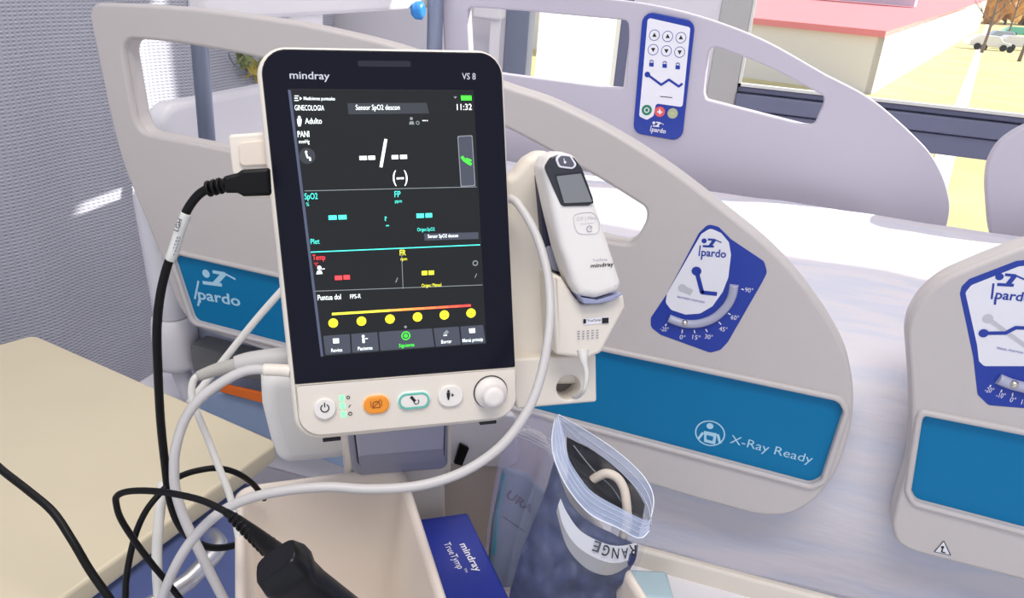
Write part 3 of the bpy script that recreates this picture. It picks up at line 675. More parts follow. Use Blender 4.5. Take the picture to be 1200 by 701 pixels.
# ================================================================== TROLLEY
CO = onZ(285, 575, 1.2-.38)                 # rear left corner of the left bin
TA = V((.809, .588, 0)); TB = V((-.588, .809, 0)); ZR = 1.2-.38
def tw(a, b, z): return CO+TA*a+TB*b+EZ*(z-ZR)
tro = thing('monitor_trolley', V((tw(.15, .03, 0).x, tw(.15, .03, 0).y, 0)), 'cream plastic monitor trolley with deep open bins under the monitor', 'trolley')
def binwall(g, pts_top, pts_bot, th, m):
    a, b = pts_top; c, d = pts_bot; n = (b-a).cross(c-a).normalized()*th
    vs = [a, b, d, c]; vs = vs+[x+n for x in vs]
    g.add(vs, [[0, 1, 2, 3], [7, 6, 5, 4], [0, 4, 5, 1], [1, 5, 6, 2], [2, 6, 7, 3], [3, 7, 4, 0]], m)
def openbin(name, a0, a1, b0, b1, zr, zb, tp, m, th=.0035, rad=.014):
    """tub: rounded rectangle, tapered, with a rolled rim"""
    def ring(inset, z):
        return [tw(a, b, z) for a, b in fillet([(a0+inset, b0+inset), (a1-inset, b0+inset), (a1-inset, b1-inset), (a0+inset, b1-inset)], rad, 6)]
    rs = [ring(-.006, zr-.008), ring(-.006, zr-.001), ring(-.004, zr+.001), ring(-.001, zr), ring(.001, zr-.004), ring(tp, zb), ring(.02+tp, zb), ]
    outer = [ring(-.006, zr-.008), ring(-th, zr-.008), ring(tp-th, zb-th), ring(.02+tp, zb-th)]
    g = G(); n = len(rs[0])
    for R, fl in ((rs, False), (outer, True)):
        vs = [p for r in R for p in r]; fs = []
        for i in range(len(R)-1):
            for k in range(n):
                f = [i*n+k, i*n+(k+1) % n, (i+1)*n+(k+1) % n, (i+1)*n+k]; fs.append(f if not fl else f[::-1])
        e = [(len(R)-1)*n+k for k in range(n)]; fs.append(e if not fl else e[::-1])
        g.add(vs, fs, m, [True]*(len(fs)-1)+[False])
    return build(name, g, tro)
openbin('left_bin', 0, .118, -.20, 0, ZR, ZR-.20, .012, M_CREAM2)
openbin('right_bin', .128, .262, -.20, .062, ZR-.022, ZR-.142, .006, M_CREAM2)
PCOL = Pl(tw(0, .008, ZR), TA, EZ)
g = G(); plate(g, PCOL, [ringpx(PCOL, [(402, 480), (531, 470), (529, 552), (522, 556), (524, 720), (478, 720), (476, 566), (408, 575)], .003)], .035, .004, M_CREAM); build('column', g, tro)
PHD = Pl(tw(0, -.004, ZR), TA, V((-.1*TB.x, -.1*TB.y, 1)))
g = G(); plate(g, PHD, [ringpx(PHD, [(407, 505), (525.5, 494), (525.5, 546), (519, 551), (422, 559), (414, 554)], .006)], .016, .003, M_GREYP); hd = build('handle', g, tro)
g = G(); plate(g, PHD, [ringpx(PHD, [(413.6, 500), (523.2, 489), (521.5, 537), (517, 541.5), (424, 549.5), (419.5, 545)], .004, .003)], .01, .001, M_DARK, .0012); build('handle_gap', g, hd)
g = G(); plate(g, PHD, [ringpx(PHD, [(415.5, 500), (521.6, 489), (520, 536), (516, 540), (425.5, 548), (421, 544)], .004, .003)], .01, .002, M_GREYQ, .003)
build('grip_flap', g, hd)
g = G(); flatpx(g, PHD, [(420, 535), (520, 526), (520, 536), (516, 540), (425.5, 548), (421, 544)], M_GREYP, .0032, .003); build('grip_step', g, hd)
g = G(); a = tw(.145, .026, 0); tube(g, [V((a.x, a.y, .06)), V((a.x, a.y, ZR-.17))], .02, M_POLE, 20, 1); build('pole', g, tro)
g = G()
for k in range(5):
    t = k*2*pi/5+.3; d = V((math.cos(t), math.sin(t), 0)); tube(g, [V((a.x, a.y, .09)), V((a.x, a.y, .09))+d*.24], [.022, .014], M_CREAM, 8, 1)
build('base', g, tro)
for k in range(5):
    t = k*2*pi/5+.3; d = V((math.cos(t), math.sin(t), 0)); p = V((a.x, a.y, .035))+d*.24; g = G()
    lathe(g, p-V((-d.y, d.x, 0))*.012, V((-d.y, d.x, 0)), [(.03, 0), (.034, .004), (.034, .02), (.03, .024)], M_DARK, 16); tube(g, [p, p+EZ*.06], .006, M_POLE, 6, 1); build('caster', g, tro)
# rear pouch
PPO = Pl(tw(0, .10, ZR), TA, EZ)
g = G(); plate(g, PPO, [ringpx(PPO, [(306, 440), (400, 440), (420, 470), (420, 540), (360, 545), (328, 548), (318, 520), (308, 480)], .02)], .05, .012, mat('white pouch', (236, 235, 232), .7, bump=.4, scale=60)); 
c = tw(.12, .04, 0); box(g, PPO.at(445, 500), TA, TB, EZ, -.03, .05, -.075, .0, -.02, .0, M_CREAM, .003); build('rear_pouch', g, tro, 'soft white pouch')
# small back shelf behind the handle (white deck with black tag)
PDK = Pl(tw(0, .063, ZR), TA, EZ)
g = G(); plate(g, PDK, [ringpx(PDK, [(500, 470), (600, 480), (604, 533), (590, 540), (524, 536), (500, 536)], .004)], .01, .002, M_WHITE, .012); build('back_plate', g, tro)
g = G(); plate(g, PDK, [ringpx(PDK, [(527, 531), (534, 508), (544, 513), (536, 533)], .001)], .004, .0008, M_BLACK, .018); build('black_clip', g, tro, 'small black plastic clip')

# ================================================================== MONITOR
MO = pt(452, 273, .4985)
MXu = V((.852, .522, .03)); MYv = V((-.165, .146, .9755))
PM = Pl(MO, MXu, MYv)
mon = thing('vital_signs_monitor', PM.at(470, 505), 'vital signs monitor with tall dark touchscreen and cream housing on the trolley', 'monitor')
MOUT = [(297, 54), (590, 59), (607, 492), (347, 519)]
g = G(); ro = [.016, .016, .020, .018]
OUTR = ringpx(PM, MOUT, .0175, 0, n=8)
plate(g, PM, [OUTR], .030, .004, M_CREAM, 0, 4)
INR = ringpx(PM, [(310, 70), (580, 74), (597, 478), (358, 502)], .015, -.03)
plate(g, PM, [INR], .022, .005, M_CREAM, -.029); build('housing', g, mon)
g = G(); plate(g, PM, [ringpx(PM, [(303.5, 57), (587, 62), (604, 487.5), (352, 513)], .015, 0, n=8)], .004, .0005, M_DARK, .0002); build('seam', g, mon)
g = G(); plate(g, PM, [ringpx(PM, [(345.8, 450.5), (604.2, 430), (605, 488), (352.5, 512)], [.0003, .0003, .016, .015], 0, n=8)], .004, .001, M_CREAM, .0016)
fp = build('control_strip', g, mon)
ZB0 = .0014
g = G(); plate(g, PM, [ringpx(PM, [(304.5, 57.5), (586.5, 62.5), (603.2, 429.5), (346.5, 449)], [.015, .015, .0008, .0008], 0, n=8)], .004, .0006, M_BEZEL, ZB0); bz_ = build('bezel', g, mon)
g = G(); textpx(g, 'mindray', PM, (339.5, 92), (386.5, 93.2), 8.2, M_PRINT, ZB0+.0003, .012); build('brand_print', g, mon); g = G(); textpx(g, 'VS 8', PM, (541.5, 93), (557.5, 93.2), 7, M_PRINT, ZB0+.0003, .006); build('model_print', g, mon)
g = G(); flatpx(g, PM, [(419, 71), (481, 71.5), (481.5, 78.5), (419.5, 78)], mat('alarm window', (20, 21, 40), .15), ZB0+.0002, .001); build('alarm_lamp', g, mon)
ZS = ZB0+.0002
g = G(); SQ = [(339, 105), (555, 106.5), (570, 403), (377.5, 418)]
flatpx(g, PM, SQ, M_SCR, ZS); scr = build('screen', g, mon)
g = G(); 
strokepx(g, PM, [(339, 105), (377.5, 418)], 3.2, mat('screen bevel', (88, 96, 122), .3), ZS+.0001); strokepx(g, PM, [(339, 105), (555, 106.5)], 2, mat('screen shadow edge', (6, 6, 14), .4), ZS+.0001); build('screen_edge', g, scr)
# screen graphics
W = glow('display white', (235, 245, 242), 1.0); TL = glow('display teal', (70, 225, 205), 1.0); GR = glow('display grey', (86, 92, 98), .6); GL = glow('display line', (120, 128, 132), .6)
RD = glow('display red', (235, 60, 66), 1.0); YL = glow('display yellow', (226, 224, 50), 1.0); GN = glow('display green', (60, 230, 50), 1.0); YF = glow('display face', (245, 225, 40), 1.0); DK = glow('display face ink', (120, 90, 20), .6); BT = glow('display button', (58, 62, 74), .6); BT2 = glow('display tile', (44, 48, 54), .6)
S1, S2, S3, S4 = ZS+.0001, ZS+.0002, ZS+.0003, ZS+.0004
g = G()
def T(s, a, b, h, m, wt=.004): textpx(g, s, PM, a, b, h, m, S3, wt)
def R(x0, y0, x1, y1, m, sl=-.02, o=S2): dy = (x1-x0)*sl; flatpx(g, PM, [(x0, y0), (x1, y0+dy), (x1+(y1-y0)*.06, y1+dy), (x0+(y1-y0)*.1, y1)], m, o)
for k in range(3): strokepx(g, PM, [(345, 112.5+2.6*k), (350-(k % 2), 112.5+2.6*k)], 1, W, S2)
flatpx(g, PM, [(351, 113.5), (354, 115.3), (351.2, 117.5)], W, S2)
T('Mediciones puntuales', (356, 117.2), (392.6, 117.6), 3.8, W); T('GINECOLOGIA', (345.5, 129.3), (380, 129.6), 6, W, 0)
flatpx(g, PM, [(407, 121), (500, 120.5), (503, 133), (408.5, 134)], BT2, S1); T('Sensor SpO2 descon', (417, 128.9), (468.5, 128.7), 5.8, W)
T('11:32', (535.5, 129), (553, 128.8), 6.8, W); R(540, 112, 552.4, 117.6, GN, 0); flatpx(g, PM, [(531.5, 113), (535.5, 113), (533.6, 116)], GL, S2)
disc(g, PM, 350.7, 137.5, 1.6, W, S2); flatpx(g, PM, [(348, 139.5), (353.4, 139.3), (353.2, 144.4), (352.2, 148), (349.6, 148.2), (348.6, 144.5)], W, S2)
T('Adulto', (357.6, 145.2), (377.3, 145), 6.6, W)
disc(g, PM, 482, 139, 1.8, GL, S2); flatpx(g, PM, [(479.5, 146), (485.5, 145.9), (484.5, 142.2), (480, 142.3)], GL, S2); ringstroke(g, PM, 489.5, 144, 1.8, .9, GL, S2, n=10)
for k in range(3): strokepx(g, PM, [(495+2.4*k, 141.4), (496.5+2.4*k, 141.4)], 1.1, W, S2)
T('PANI', (349, 160.9), (362.6, 160.7), 7, W); T('mmHg', (350.4, 168.2), (362.8, 168), 4.4, W, 0)
disc(g, PM, 360, 182.8, 9.2, BT2, S1); 
disc(g, PM, 358.8, 178, 1.3, W, S3); strokepx(g, PM, [(358.8, 179.5), (360.3, 184.5), (363.2, 185), (363.6, 188)], 1.9, W, S3)
for x0, x1, y in ((421.2, 430, 185.3), (431.6, 439.6, 185), (459, 466.8, 184.3), (468.9, 477, 184)): strokepx(g, PM, [(x0, y), (x1, y-.2)], 4.6, W, S3)
strokepx(g, PM, [(446.4, 196), (452.2, 163)], 3.4, W, S3)
T('(--)', (460.6, 213.6), (477.8, 213), 13, W, .01)
flatpx(g, PM, [(536, 159.4), (553.6, 158.4), (557.2, 218), (539.8, 219)], GL, S2, .001); flatpx(g, PM, [(537, 160.4), (552.8, 159.4), (556.2, 217), (540.7, 218)], BT, S3, .001)
strokepx(g, PM, [(541.5, 184), (544, 187.5), (549, 191), (552, 192.5)], 3.2, GN, S4); strokepx(g, PM, [(546, 186), (552.4, 188.4)], 2, GN, S4)
strokepx(g, PM, [(357, 223.8), (558.5, 219)], .8, GL, S2)
T('SpO2', (357.2, 233.8), (372.4, 233.2), 7, TL); T('%', (359, 241.6), (362.4, 241.4), 4, TL, 0); T('FP', (462.4, 231.2), (469.4, 231), 7, TL); T('ppm', (463, 237.6), (471, 237.4), 3.8, TL, 0)
for x0, x1, y in ((385, 394.6, 255.2), (396.6, 406.2, 254.8), (488, 496.8, 253), (498.6, 506.4, 252.6)): strokepx(g, PM, [(x0, y), (x1, y-.3)], 5.2, TL, S3)
T('?', (450.8, 259), (453.6, 258.8), 5, TL); strokepx(g, PM, [(452.4, 264.6), (455.8, 264.4)], 1.2, TL, S3)
T('Origen:SpO2', (489, 271.2), (509.4, 270.4), 4, TL, 0); R(497, 274, 560.5, 282, BT, -.03); T('Sensor SpO2 descon', (501.4, 279), (537, 277.9), 4, W)
T('Plet', (364.2, 286.2), (374.6, 285.7), 6, TL, 0)
strokepx(g, PM, [(364.3, 295.6), (562.6, 287)], 1.2, TL, S2)
T('Temp', (366.4, 305), (381.2, 304.5), 6.4, RD, 0); T('°C', (368, 312), (373, 311.8), 4, RD, 0)
T('FR', (468.6, 299.5), (475.6, 299.2), 6.6, YL); T('rpm', (469.6, 305.4), (477, 305), 3.6, YL, 0)
disc(g, PM, 374.3, 314, 2.4, W, S2); flatpx(g, PM, [(370.6, 321.5), (378, 321), (376.5, 317), (372, 317.2)], W, S2); strokepx(g, PM, [(377, 315.5), (380.5, 315)], 1, W, S2)
for x0, x1, y in ((392.4, 401, 325.8), (402.6, 410, 325.2)): strokepx(g, PM, [(x0, y), (x1, y-.3)], 5.2, RD, S3)
strokepx(g, PM, [(470.4, 292), (472.4, 338.6)], .7, GL, S2); strokepx(g, PM, [(463.8, 331), (466, 325.5)], 1.1, GL, S2); strokepx(g, PM, [(556.6, 325.5), (558.6, 320.8)], 1, GL, S2); ringstroke(g, PM, 557, 308.5, 2.7, 1.2, GL, S2)
for x0, x1, y in ((494.2, 500.6, 320.2), (502.2, 508.6, 319.8)): strokepx(g, PM, [(x0, y), (x1, y-.3)], 5, YL, S3)
T('Origen: Manual', (494.2, 336.8), (517.2, 335.6), 4, YL, 0)
strokepx(g, PM, [(368.6, 341.4), (565.4, 334)], .8, GL, S2)
T('Puntua dol', (372.4, 352), (399.6, 350.8), 6.2, W); T('FPS-R', (410.4, 350.2), (423, 349.4), 5, W)
N = 12
for k in range(N):
    t0, t1 = k/N, (k+1)/N; c = [int(a_+(b_-a_)*t0) for a_, b_ in zip((215, 220, 60), (240, 170, 60))] if t0 < .35 else [int(a_+(b_-a_)*(t0-.35)/.65) for a_, b_ in zip((238, 170, 70), (235, 50, 56))]
    f = lambda t: (389+162.8*t, 368.2-10.2*t); strokepx(g, PM, [f(t0), f(t1)], 2.8, glow('display scale %d' % k, c, 1.0), S2)
for k, (x, y) in enumerate(((390.5, 378.7), (423.6, 376.5), (457, 374), (489.3, 371.6), (520.7, 369.2), (552, 367))):
    disc(g, PM, x, y, 5.5, YF, S2); 
    for s in (-1.7, 1.7): disc(g, PM, x+s, y-1.2, .7, DK, S3, 8)
    strokepx(g, PM, [(x-2.2, y+1.6), (x, y+(2.8-k*.45)), (x+2.2, y+1.4)], .8, DK, S3)
disc(g, PM, 475.2, 383.2, 1.6, GL, S2)
xs_t = [(377.8, 393.8), (410.6, 391.5), (443, 389.2), (507, 384.8), (538.4, 382.8), (567, 380.8)]; xs_b = [(380.5, 417.2), (412, 414.6), (445, 412.2), (510, 407.4), (541, 405), (570, 403)]
for k in range(5):
    e = .9; flatpx(g, PM, [(xs_t[k][0]+e, xs_t[k][1]), (xs_t[k+1][0]-e, xs_t[k+1][1]), (xs_b[k+1][0]-e, xs_b[k+1][1]-1), (xs_b[k][0]+e, xs_b[k][1]-1)], BT, S1, .0006)
for s, x, y, w_, m in (('Revisa', 394.8, 412.4, 13, W), ('Paciente', 428, 410.2, 17, W), ('Siguiente', 476.6, 406.6, 18, GN), ('Borrar', 523.2, 402.4, 12, W), ('Menú princip', 554, 400.4, 24, W)):
    T(s, (x-w_/2, y+w_*.035), (x+w_/2, y-w_*.035), 4.2, m)
R(390, 397, 397, 402.5, W, -.05, S3); disc(g, PM, 425.6, 394.2, 1.7, W, S3); strokepx(g, PM, [(425.8, 396.5), (426.2, 402)], 2.6, W, S3); strokepx(g, PM, [(428, 397), (431, 396.8)], 1, W, S3)
ringstroke(g, PM, 475.6, 393.6, 4.6, 1.2, GN, S3); disc(g, PM, 475.6, 393.6, 2.2, GN, S3)
strokepx(g, PM, [(520.5, 392.5), (524.8, 388)], 4, GL, S3); strokepx(g, PM, [(519.5, 393.5), (524, 393)], .9, W, S3); R(549.6, 385.2, 556.6, 390.4, W, -.05, S3)
build('screen_graphics', g, scr)
# controls on the strip
ZK = .0016
M_KEY = mat('key plastic', (236, 232, 228), .35); M_OR = mat('orange key', (244, 152, 40), .4); M_TEAL = mat('teal key ring', (98, 190, 172), .4); M_ORR = mat('peach key rim', (250, 206, 158), .4)
def key(name, cx, cy, w_, h_, m, hgt=.0022, rim=None):
    k = PM.mpp(cx, cy); c = PM.c(cx, cy, ZK); r = min(w_, h_)/2*k; el = max(w_-h_, .5)*k/2
    def cap(rr): return [(c[0]+el+rr*math.cos(t), c[1]+rr*1.04*math.sin(t)) for t in [(-90+18*i)*pi/180 for i in range(11)]]+[(c[0]-el+rr*math.cos(t), c[1]+rr*1.04*math.sin(t)) for t in [(90+18*i)*pi/180 for i in range(11)]]
    g = G()
    if rim: plate(g, PM, [cap(r*1.18)], .003, .0006, rim, ZK+hgt*.5)
    plate(g, PM, [cap(r)], .004, .0009, m, ZK+hgt)
    return build(name, g, mon), cap, r
pb, _, _ = key('power_button', 380.7, 478.5, 25, 25, M_KEY)
g = G(); ringstroke(g, PM, 380.7, 478.6, 4.6, 1.3, M_INK, ZK+.0026, 120, 420, 16); strokepx(g, PM, [(380.2, 472), (380.6, 477.5)], 1.3, M_INK, ZK+.0026); build('power_symbol', g, pb)
g = G(); LED = glow('status led', (110, 250, 150), 1.1)
for k, (x, y) in enumerate(((400.6, 466.8), (401.4, 476.2), (402.4, 486))): flatpx(g, PM, [(x-2.6, y-3.2), (x+2.4, y-3.5), (x+2.8, y+3), (x-2.2, y+3.3)], LED, ZK+.0003, .0003)
build('status_leds', g, mon)
g = G(); ringstroke(g, PM, 408, 466, 1.7, .9, M_INK, ZK+.0003); strokepx(g, PM, [(408.6, 477.5), (411, 474.5)], .9, M_INK, ZK+.0003); ringstroke(g, PM, 410.4, 485, 1.9, 1, M_INK, ZK+.0003); build('led_symbols', g, mon)
ob_, _, _ = key('alarm_button', 441, 473.6, 29, 20, M_OR, rim=M_ORR)
g = G(); ringstroke(g, PM, 441, 474, 3.6, 1, mat('brown ink', (140, 76, 20), .5), ZK+.0026, 0, 180, 10)
bi = MATS['brown ink']; strokepx(g, PM, [(437.2, 474), (436.6, 478.2), (445.6, 477.4), (444.8, 473.6)], 1, bi, ZK+.0026); strokepx(g, PM, [(434.6, 470.5), (434.8, 477.5)], .8, bi, ZK+.0026); strokepx(g, PM, [(447, 469.4), (447.4, 476.4)], .8, bi, ZK+.0026); strokepx(g, PM, [(436.6, 478.8), (446, 468.2)], .8, bi, ZK+.0026); build('bell_symbol', g, ob_)
nb, _, _ = key('cuff_button', 485, 469, 40, 22, mat('pale key rim', (222, 236, 230), .4), .0012)
g = G(); k = PM.mpp(485, 469); 
def caps(rp, wp): 
    c = PM.c(485, 469, ZK); r = rp*k; el = wp*k
    return [(c[0]+el+r*math.cos(t), c[1]+r*math.sin(t)) for t in [(-90+18*i)*pi/180 for i in range(11)]]+[(c[0]-el+r*math.cos(t), c[1]+r*math.sin(t)) for t in [(90+18*i)*pi/180 for i in range(11)]]
plate(g, PM, [caps(9.6, 8.4), caps(7.4, 8.4)], .003, .0004, M_TEAL, ZK+.0022); build('teal_ring', g, nb)
g = G(); plate(g, PM, [caps(7.4, 8.4)], .003, .0004, M_KEY, ZK+.0019)
strokepx(g, PM, [(481.5, 465), (486.5, 470.5)], 3.4, M_INK, ZK+.0022); ringstroke(g, PM, 488, 471, 2.8, 1, M_INK, ZK+.0022, 180, 420, 10); build('cuff_symbol', g, nb)
pbn, _, _ = key('patient_button', 527.7, 463.5, 30, 25, M_KEY)
g = G(); disc(g, PM, 525.5, 458.6, 1.5, M_INK, ZK+.0026); flatpx(g, PM, [(523.2, 460.4), (527.6, 460.1), (527.2, 464.5), (526.4, 468.8), (525, 469), (523.8, 465)], M_INK, ZK+.0026); strokepx(g, PM, [(528.4, 463.2), (532, 463)], 1.1, M_INK, ZK+.0026); strokepx(g, PM, [(530, 461), (530.4, 465)], 1.1, M_INK, ZK+.0026); build('patient_symbol', g, pbn)
g = G(); kk = PM.mpp(574, 460); lathe(g, PM.at(574.8, 459.5, ZK), PM.n, [(20.3*kk, -.001), (20.3*kk, .0004), (19*kk, .0006)], M_DARK, 40)
kb = build('knob_gap', g, mon)
g = G(); lathe(g, PM.at(574.8, 459.5, ZK), PM.n, [(19.2*kk, .0002), (19.0*kk, .003), (17.5*kk, .0045), (13.5*kk, .006), (12.6*kk, .0075), (12.2*kk, .0115), (11*kk, .0128), (6*kk, .0132)], M_KEY, 40); build('knob', g, mon)
for px, py in ((389, 517.5), (573, 497.5)):
    g = G(); c = PM.at(px, py, -.003); box(g, c, PM.u, PM.v, PM.n, -.006, .006, -.0008, .0015, -.008, -.002, M_DARK, .0004); build('foot', g, mon)
# neck between monitor and column
g = G(); c = PM.at(465, 440, -.03); e = tw(.11, .03, ZR+.06); box(g, c, PM.u, PM.v, PM.n, -.035, .035, -.02, .05, -.035, .0, M_CREAM, .006)
tube(g, [c-PM.n*.03+PM.v*.01, PCOL.at(465, 480, -.03)], .022, M_CREAM, 14, 1); build('mount', g, mon)
# cream side block with small square button
PSB = Pl(PM.at(290, 180, -.012), PM.u, PM.v)
g = G(); plate(g, PSB, [ringpx(PSB, [(267, 158), (318, 154), (322, 203), (318, 232), (282, 232), (272, 200)], .0025)], .014, .002, M_CREAM); sb = build('side_block', g, mon)
g = G(); plate(g, PSB, [ringpx(PSB, [(279, 167), (318, 163), (320, 193), (281, 195)], .003, .002)], .006, .001, mat('block inset', (226, 214, 200), .4), .0026); build('side_button', g, sb)

# ---- thermometer dock (moves with the monitor)
CA = math.radians(4)
PD = Pl(PM.at(660, 300, -.010), PM.u, PM.v)
def zt4(x, y): return (590+x/2.19, 160+y/2.19)
g = G(); plate(g, PD, [ringpx(PD, [zt4(*p) for p in [(0, 110), (28, 95), (60, 55), (95, 35), (125, 40), (160, 180), (210, 330), (240, 560), (238, 640), (100, 640), (0, 640)]], .012, -.022)], .022, .006, M_CREAM, -.022); build('dock_shell', g, mon)
g = G(); plate(g, PD, [ringpx(PD, [zt4(*p) for p in [(88, 90), (130, 100), (165, 270), (170, 370), (135, 350), (105, 285)]], .003, -.012)], .012, .002, mat('dock recess', (40, 44, 72), .5), -.012); build('dock_recess', g, mon)
g = G(); plate(g, PD, [ringpx(PD, [zt4(*p) for p in [(108, 278), (150, 290), (165, 350), (128, 345)]], .002, -.009)], .006, .001, mat('dock lens', (150, 152, 172), .3), -.009); build('dock_window', g, mon)
BR = [zt4(*p) for p in [(10, 572), (238, 560), (240, 682), (35, 700)]]
hc = PD.c(*zt4(168, 645), -.010); kq = PD.mpp(*zt4(168, 645))
g = G(); plate(g, PD, [ringpx(PD, BR, .002, -.010), [(hc[0]+15*kq*math.cos(-t*pi/12), hc[1]+15*kq*math.sin(-t*pi/12)) for t in range(24)]], .03, .002, M_CREAM, -.010); db = build('dock_bracket', g, mon)
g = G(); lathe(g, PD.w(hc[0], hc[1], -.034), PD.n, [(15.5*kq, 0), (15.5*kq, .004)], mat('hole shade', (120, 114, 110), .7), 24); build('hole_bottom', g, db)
PU = Pl(PM.at(680, 390, -.002), PM.u, PM.v)
g = G(); plate(g, PU, [ringpx(PU, [zt4(*p) for p in [(126, 352), (150, 362), (178, 405), (200, 432), (255, 428), (308, 398), (314, 440), (252, 556), (216, 572), (136, 562)]], .003, .004)], .040, .003, M_CREAM, .004); cup = build('dock_cup', g, mon)
g = G(); flatpx(g, PU, [zt4(*p) for p in [(203, 468), (270, 461), (272, 478), (206, 484)]], M_STW, .0045); 
R_ = lambda x0, x1, y0, y1, m: flatpx(g, PU, [zt4(x0, y0), zt4(x1, y0-(x1-x0)*.06), zt4(x1, y1-(x1-x0)*.06), zt4(x0, y1)], m, .005)
R_(253, 270, 466, 480, M_INK); R_(205, 212, 469, 480, M_INK)
textpx(g, 'TrueTymp', PU, zt4(215, 476), zt4(250, 473), 2.6, M_INK, .005)
for k in range(4):
    for i in range(5): strokepx(g, PU, [zt4(190+12*i, 501+6.5*k-.8*i), zt4(190+12*i+(6+(i*k*5) % 5), 500.4+6.5*k-.8*i)], 1.1, M_GREYP, .005)
build('type_label', g, cup)

# ================================================================== EAR THERMOMETER
PE = Pl(PM.at(680, 300, .012), (PM.u*math.cos(.04)+PM.n*-math.sin(.04)), PM.v)
BODY = [(104, 82), (118, 50), (150, 38), (184, 48), (206, 78), (240, 175), (275, 280), (306, 378), (298, 400), (240, 418), (196, 412), (180, 385), (150, 290), (125, 185)]
eth = thing('ear_thermometer', PE.at(*zt4(250, 415)), 'white ear thermometer with grey display leaning in its dock beside the monitor', 'thermometer')
g = G(); plate(g, PE, [ringpx(PE, [zt4(*p) for p in BODY], .006, 0, n=6)], .028, .006, mat('thermometer shell', (234, 231, 228), .35), 0, 4); build('body', g, eth)
g = G(); plate(g, PE, [ringpx(PE, [zt4(*p) for p in [(107, 78), (122, 54), (150, 44), (182, 54), (202, 80), (238, 178), (150, 180), (128, 130)]], .004, .0012)], .004, .001, mat('thermometer black face', (46, 48, 56), .2), .0012); blk = build('face', g, eth)
g = G(); flatpx(g, PE, [zt4(*p) for p in [(131, 97), (202, 90), (233, 172), (152, 175)]], mat('display bezel', (30, 32, 40), .15), .0014, .001)
flatpx(g, PE, [zt4(*p) for p in [(136, 102), (199, 95), (228, 168), (156, 171)]], mat('lcd', (126, 130, 134), .2), .0016, .0006); build('display', g, blk)
g = G(); plate(g, PE, [ringpx(PE, [zt4(*p) for p in [(132, 56), (146, 44), (172, 46), (190, 74), (178, 84), (142, 80)]], .003, .002)], .002, .0006, M_STW, .0022)
plate(g, PE, [ringpx(PE, [zt4(*p) for p in [(138, 58), (148, 49), (170, 51), (183, 73), (175, 79), (145, 75)]], .002, .002)], .002, .0005, mat('start key', (90, 93, 104), .3), .0026)
disc(g, PE, *zt4(158, 66), 1.6, M_STW, .003); strokepx(g, PE, [zt4(157, 66), zt4(155, 56)], 1, M_STW, .003); build('start_button', g, eth)
g = G(); ol = [PE.at(*zt4(*p), .0002) for p in [(182, 202), (200, 196), (232, 197), (246, 222), (244, 243), (232, 250), (198, 250), (186, 240), (180, 215), (182, 202)]]
tube(g, ol, .00022, M_GHOST, 5, 4)
textpx(g, 'C/F | Mem', PE, zt4(188, 216), zt4(240, 212), 4, M_GHOST, .0004); strokepx(g, PE, [zt4(196, 225), zt4(236, 221)], .5, M_GHOST, .0004)
ringstroke(g, PE, *zt4(221, 237), 3.4, .8, M_GREYP, .0004, 20, 330); strokepx(g, PE, [zt4(221, 237), zt4(226, 234)], .8, M_GREYP, .0004)
textpx(g, 'TrueTymp', PE, zt4(229, 321), zt4(266, 318), 2.6, M_GREYP, .0004); textpx(g, 'mindray', PE, zt4(224, 337), zt4(283, 332), 4.6, M_INK, .0004, .015); build('body_print', g, eth)
PE2 = Pl(PE.o-PE.n*.004, PE.u, PE.v)
g = G(); plate(g, PE2, [ringpx(PE2, [zt4(*p) for p in [(184, 396), (198, 412), (240, 419), (300, 401), (304, 404), (282, 418), (240, 428), (205, 428)]], .001)], .022, .0006, mat('thermometer end', (150, 156, 190), .4), .002); build('end_cap', g, eth)

# ================================================================== CABLES
def cable(name, label, pts, r, m, seg=8):
    g = tpx(G(), pts, r, m, seg); return build(name, g, None, label, 'cable')
# black usb cable
ub = thing('usb_cable', pt(275, 639, .60), 'black cable with moulded plug hanging from the left side of the monitor', 'cable')
g = G(); PP = Pl(pt(288, 214, .443), PM.u, PM.v)
plate(g, PP, [ringpx(PP, [(262, 207), (278, 203), (284, 199), (316, 197), (318, 229), (286, 230), (279, 226), (264, 226)], .0015)], .011, .002, M_BLACK, .004); build('plug', g, ub)
g = G(); tpx(g, [(266, 217, .444), (255, 218, .445), (244, 221, .446)], [.0044, .0034, .003], M_BLACK)
for k in range(3): p = pt(260-6.5*k, 217.5+1.6*k, .4445); q_ = pt(253-6.5*k, 219+1.7*k, .445); lathe(g, p, q_-p, [(.0042, 0), (.0048, .0004), (.0048, .0016), (.004, .002)], M_BLACK, 12)
build('strain_relief', g, ub)
cab = [(246, 220, .446), (232, 229, .447), (219, 247, .448), (211, 270, .45), (203, 295, .452), (196, 312, .455), (188, 345, .46), (184, 385, .465), (185, 430, .475), (188, 490, .49), (193, 540, .505), (199, 585, .52), (210, 615, .535), (227, 634, .555), (249, 642, .575), (275, 639, .60), (300, 625, .64)]
g = tpx(G(), cab, .0027, M_BLACK, 10); build('cord', g, ub)
g = G(); tpx(g, [(218.5, 250, .448), (211, 270, .45), (203, 295, .452), (199.5, 304, .4535)], .0032, mat('cable label', (206, 208, 204), .4), 12)
build('cable_label', g, ub, 'printed white label')
g = G(); PLb = Pl(pt(208, 278, .446), (pt(200, 303, .4535)-pt(218.5, 250, .448)), PM.n.cross((pt(200, 303, .4535)-pt(218.5, 250, .448))))
a, b = pt(214.5, 255, .4445), pt(208.8, 270, .446); u_ = (a-b).normalized(); 
text(g, 'LGH', pt(208.5, 272, .4458), a-pt(208.5, 272, .4458), -(FW), .0075, .0026, M_INK, .01)
